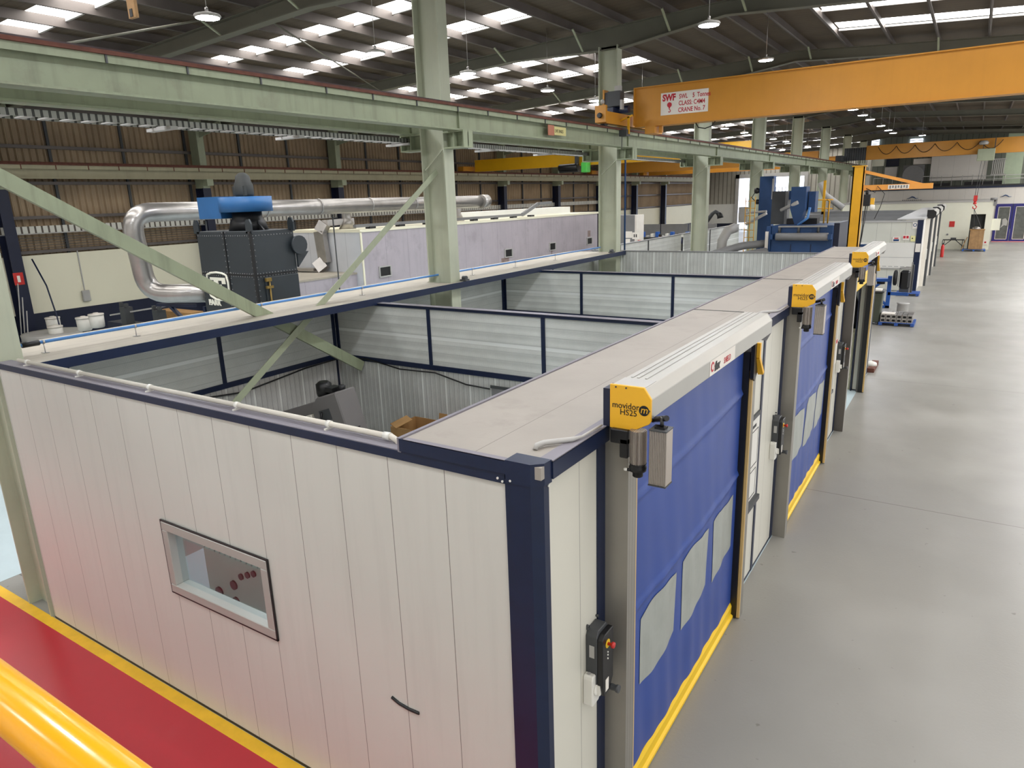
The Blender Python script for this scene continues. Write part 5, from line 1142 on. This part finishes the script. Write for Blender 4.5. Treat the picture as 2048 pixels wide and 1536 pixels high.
pallet(-.5, 1.0, 63.95, 65.0, 'bright blue pallet under the timber crate', m_standblue)
fe_ = thing('fire_extinguisher', (-1.62, 58.6, 0), 'red fire extinguisher standing at the end of the far booth', 'extinguisher')
MB().lathe((-1.62, 58.6, 0), [(.1, 0), (.11, .05), (.11, .75), (.05, .88)], 14).build('cylinder', m_redp, fe_); MB().lathe((-1.62, 58.6, .88), [(.03, 0), (.04, .08), (.02, .12)], 10).build('valve', m_black, fe_)
# annex wall
an = thing('annex_wall', (0, 75.2, 0), 'white clad annex with navy top trim across the far end of the aisle', 'annex')
B(-9.4, 1.5, 75, 75.15, 0, 4.6).build('cladding', m_farwhite, an); B(1.5, 15, 75, 75.15, 3.2, 4.6).build('cladding', m_farwhite, an)
B(-9.4, 15, 74.95, 75.15, 4.58, 4.72).build('top_trim', m_navy, an)
B(1.5, 15, 74.5, 75.2, 0, .05).build('red_threshold', M('threshold_pink', (196, 120, 124), .5), an)
for k in range(3):
    x0 = 1.5 + k * 1.24
    d = thing('glazed_door', (x0 + .6, 75, 0), '%s deep blue framed door with dark glass at the far right, counted from the hut' % ORD[k], 'door', 'blue glazed doors')
    MB().box(x0, x0 + 1.2, 74.94, 75, .05, .2).box(x0, x0 + 1.2, 74.94, 75, 2.96, 3.2).box(x0, x0 + .2, 74.94, 75, .2, 2.96).box(x0 + 1.06, x0 + 1.2, 74.94, 75, .2, 2.96).build('frame', m_doorblue, d)
    B(x0 + .2, x0 + 1.06, 74.97, 74.99, .2, 2.96).build('dark_glass', m_glassdark, d)
    MB().box(x0 + .2, x0 + 1.06, 74.93, 74.97, .2, .235).box(x0 + .2, x0 + 1.06, 74.93, 74.97, 2.925, 2.96).box(x0 + .2, x0 + .235, 74.93, 74.97, .2, 2.96).box(x0 + 1.025, x0 + 1.06, 74.93, 74.97, .2, 2.96).build('white_border', m_signw, d)
    if k == 0: MB().prism([(x0 + .5, 1.15), (x0 + .75, 1.4), (x0 + .95, 1.35), (x0 + .98, 1.75), (x0 + .8, 2.0), (x0 + .58, 1.9), (x0 + .62, 1.5)], 'y', 74.955, 74.97).build('white_shape', m_lgrey, d)
    B(x0 + 1.1, x0 + 1.14, 74.9, 74.94, 1.4, 1.7).build('handle', m_black, d)
def wave(x, z, s, label):
    t = thing('wave_logo', (x, 74.9, z), label, 'logo')
    pts = [(-.42, -.03), (-.22, .03), (-.05, .13), (.06, .1), (.22, -.01), (.42, .0)]
    MB().tube([(x + p * s, 74.93, z + q * s) for p, q in pts], [.01, .03 * s, .045 * s, .045 * s, .03 * s, .01], 8).build('wave_stroke', m_machblue, t)
    return t
wave(2.1, 3.8, 1, 'blue wave logo on the annex above the blue doors')
wv = wave(-4.9, 3.85, 1.1, 'blue wave logo above dark slanted lettering on the annex wall')
lt = MB()
for k in range(10): lt.bar((-5.7 + k * .16, 74.98, 3.58), (-5.66 + k * .16, 74.98, 3.72), .09, .02, (1, 0, 0))
lt.build('slanted_lettering', m_navyd, wv)
# plant deck above the annex
mz = thing('plant_deck', (-2, 78, 4.7), 'mezzanine plant deck behind the annex with pale boxes and rails', 'mezzanine')
B(-9.5, 15, 76, 84, 4.72, 4.85).build('deck', m_mezz, mz)
B(-9.5, 15, 84, 84.1, 4.85, 9.8).build('back_wall', M('plant_back', (120, 124, 112), .6, var=.15, vs=.5, stripes=[('X', .5, 0, .06, (92, 96, 86))]), mz)
B(-3.9, .5, 78, 80, 5.3, 7.5).build('pale_enclosure', m_farwhite, mz)
B(-1.1, 1.8, 77.9, 78, 4.86, 5.15).build('dark_slot', m_black, mz); B(-3.7, -2.2, 77.9, 78, 4.86, 5.1).build('dark_slot', m_black, mz)
MB().lathe((-5.25, 78, 5.95), [(.84, -.8), (.86, -.75), (.86, .75), (.84, .8)], 28, 'y').build('round_tank', m_grey, mz)
B(-6.15, -4.4, 78.1, 79, 5.1, 6.85).build('tank_case', m_grey, mz)
B(-5.4, -3.95, 78.5, 79, 6.9, 7.4).build('white_unit', m_signw, mz)
B(-7.7, -6.65, 78, 79, 5.7, 6.75).build('grey_unit', m_lgrey, mz)
B(-8.9, -7.9, 78.5, 79, 6.9, 7.65).build('cream_unit', m_hut, mz)
MB().box(-7.8, -6.7, 79.5, 80, 6.85, 7.6).build('navy_unit', m_navyd, mz)
for (a, b) in ((1.75, 3.05), (7.6, 8.8)): B(a, b, 77.8, 78.4, 4.86, 9.3).build('pale_pillar', M('pillar_green%d' % int(a), (168, 182, 156), .5), mz)
rl_ = MB()
for z in (5.3, 5.6): rl_.cyl((-3.9, 77.5, z), (6, 77.5, z + .02), .03, 6)
for k in range(14): rl_.cyl((-8.5 + k * .8, 77.4, 4.85), (-8.5 + k * .8, 77.4, 5.75), .025, 6)
rl_.cyl((-8.5, 77.4, 5.75), (-3.9, 77.4, 5.75), .03, 6)
rl_.build('hand_rail', m_lgrey, mz)
st2 = MB()
for k in range(7): st2.box(.85 + k * .14, .92 + k * .14, 77.6, 77.7, 5.7, 7.0)
st2.box(.8, 1.85, 77.6, 77.7, 6.95, 7.05); st2.box(.8, 1.85, 77.6, 77.7, 5.65, 5.75)
st2.build('louvre_guard', m_lgrey, mz)
for (x, z, w_, h_, l) in ((-9.4, 9.2, .7, 1.1, 'left pale louvre light panel high on the far gable'), (-5.7, 9.1, 1.1, .8, 'right pale louvre light panel high on the far gable')):
    t = thing('gable_louvre', (x, 83.9, z), l, 'louvre'); B(x - w_ / 2, x + w_ / 2, 83.85, 83.98, z - h_ / 2, z + h_ / 2).build('panel', m_day, t)
    for k in range(4): B(x - w_ / 2, x + w_ / 2, 83.8, 83.85, z - h_ / 2 + k * h_ / 4, z - h_ / 2 + k * h_ / 4 + .06).build('blade', m_lgrey, t)
# rear duct by last column
tag(MB().tube([(-8.9, 52, 5.4), (-8.6, 52, 4.6), (-7.4, 52, 3.7)], .2, 12).build('flexible_duct', m_lgrey), 'pale duct sloping beside the last middle columns', 'duct')
# ---------------------------------------------------------------- platform rail near the camera
pr_ = thing('platform_rail', (-1.5, .3, 3.2), 'glossy yellow platform handrail crossing the bottom left corner', 'railing')
MB().tube([(-3.4, .295, 4.35), (1.4, .295, 4.35)], .034, 24).build('handrail', m_rail, pr_)
B(-3.4, 1.4, -.2, .27, 4.19, 4.205).build('ledge_plate', MATS['plywood'], pr_)
for x in (-3.2, 1.3): MB().cyl((x, .295, 3.2), (x, .295, 4.33), .03, 14).build('post', m_rail, pr_)
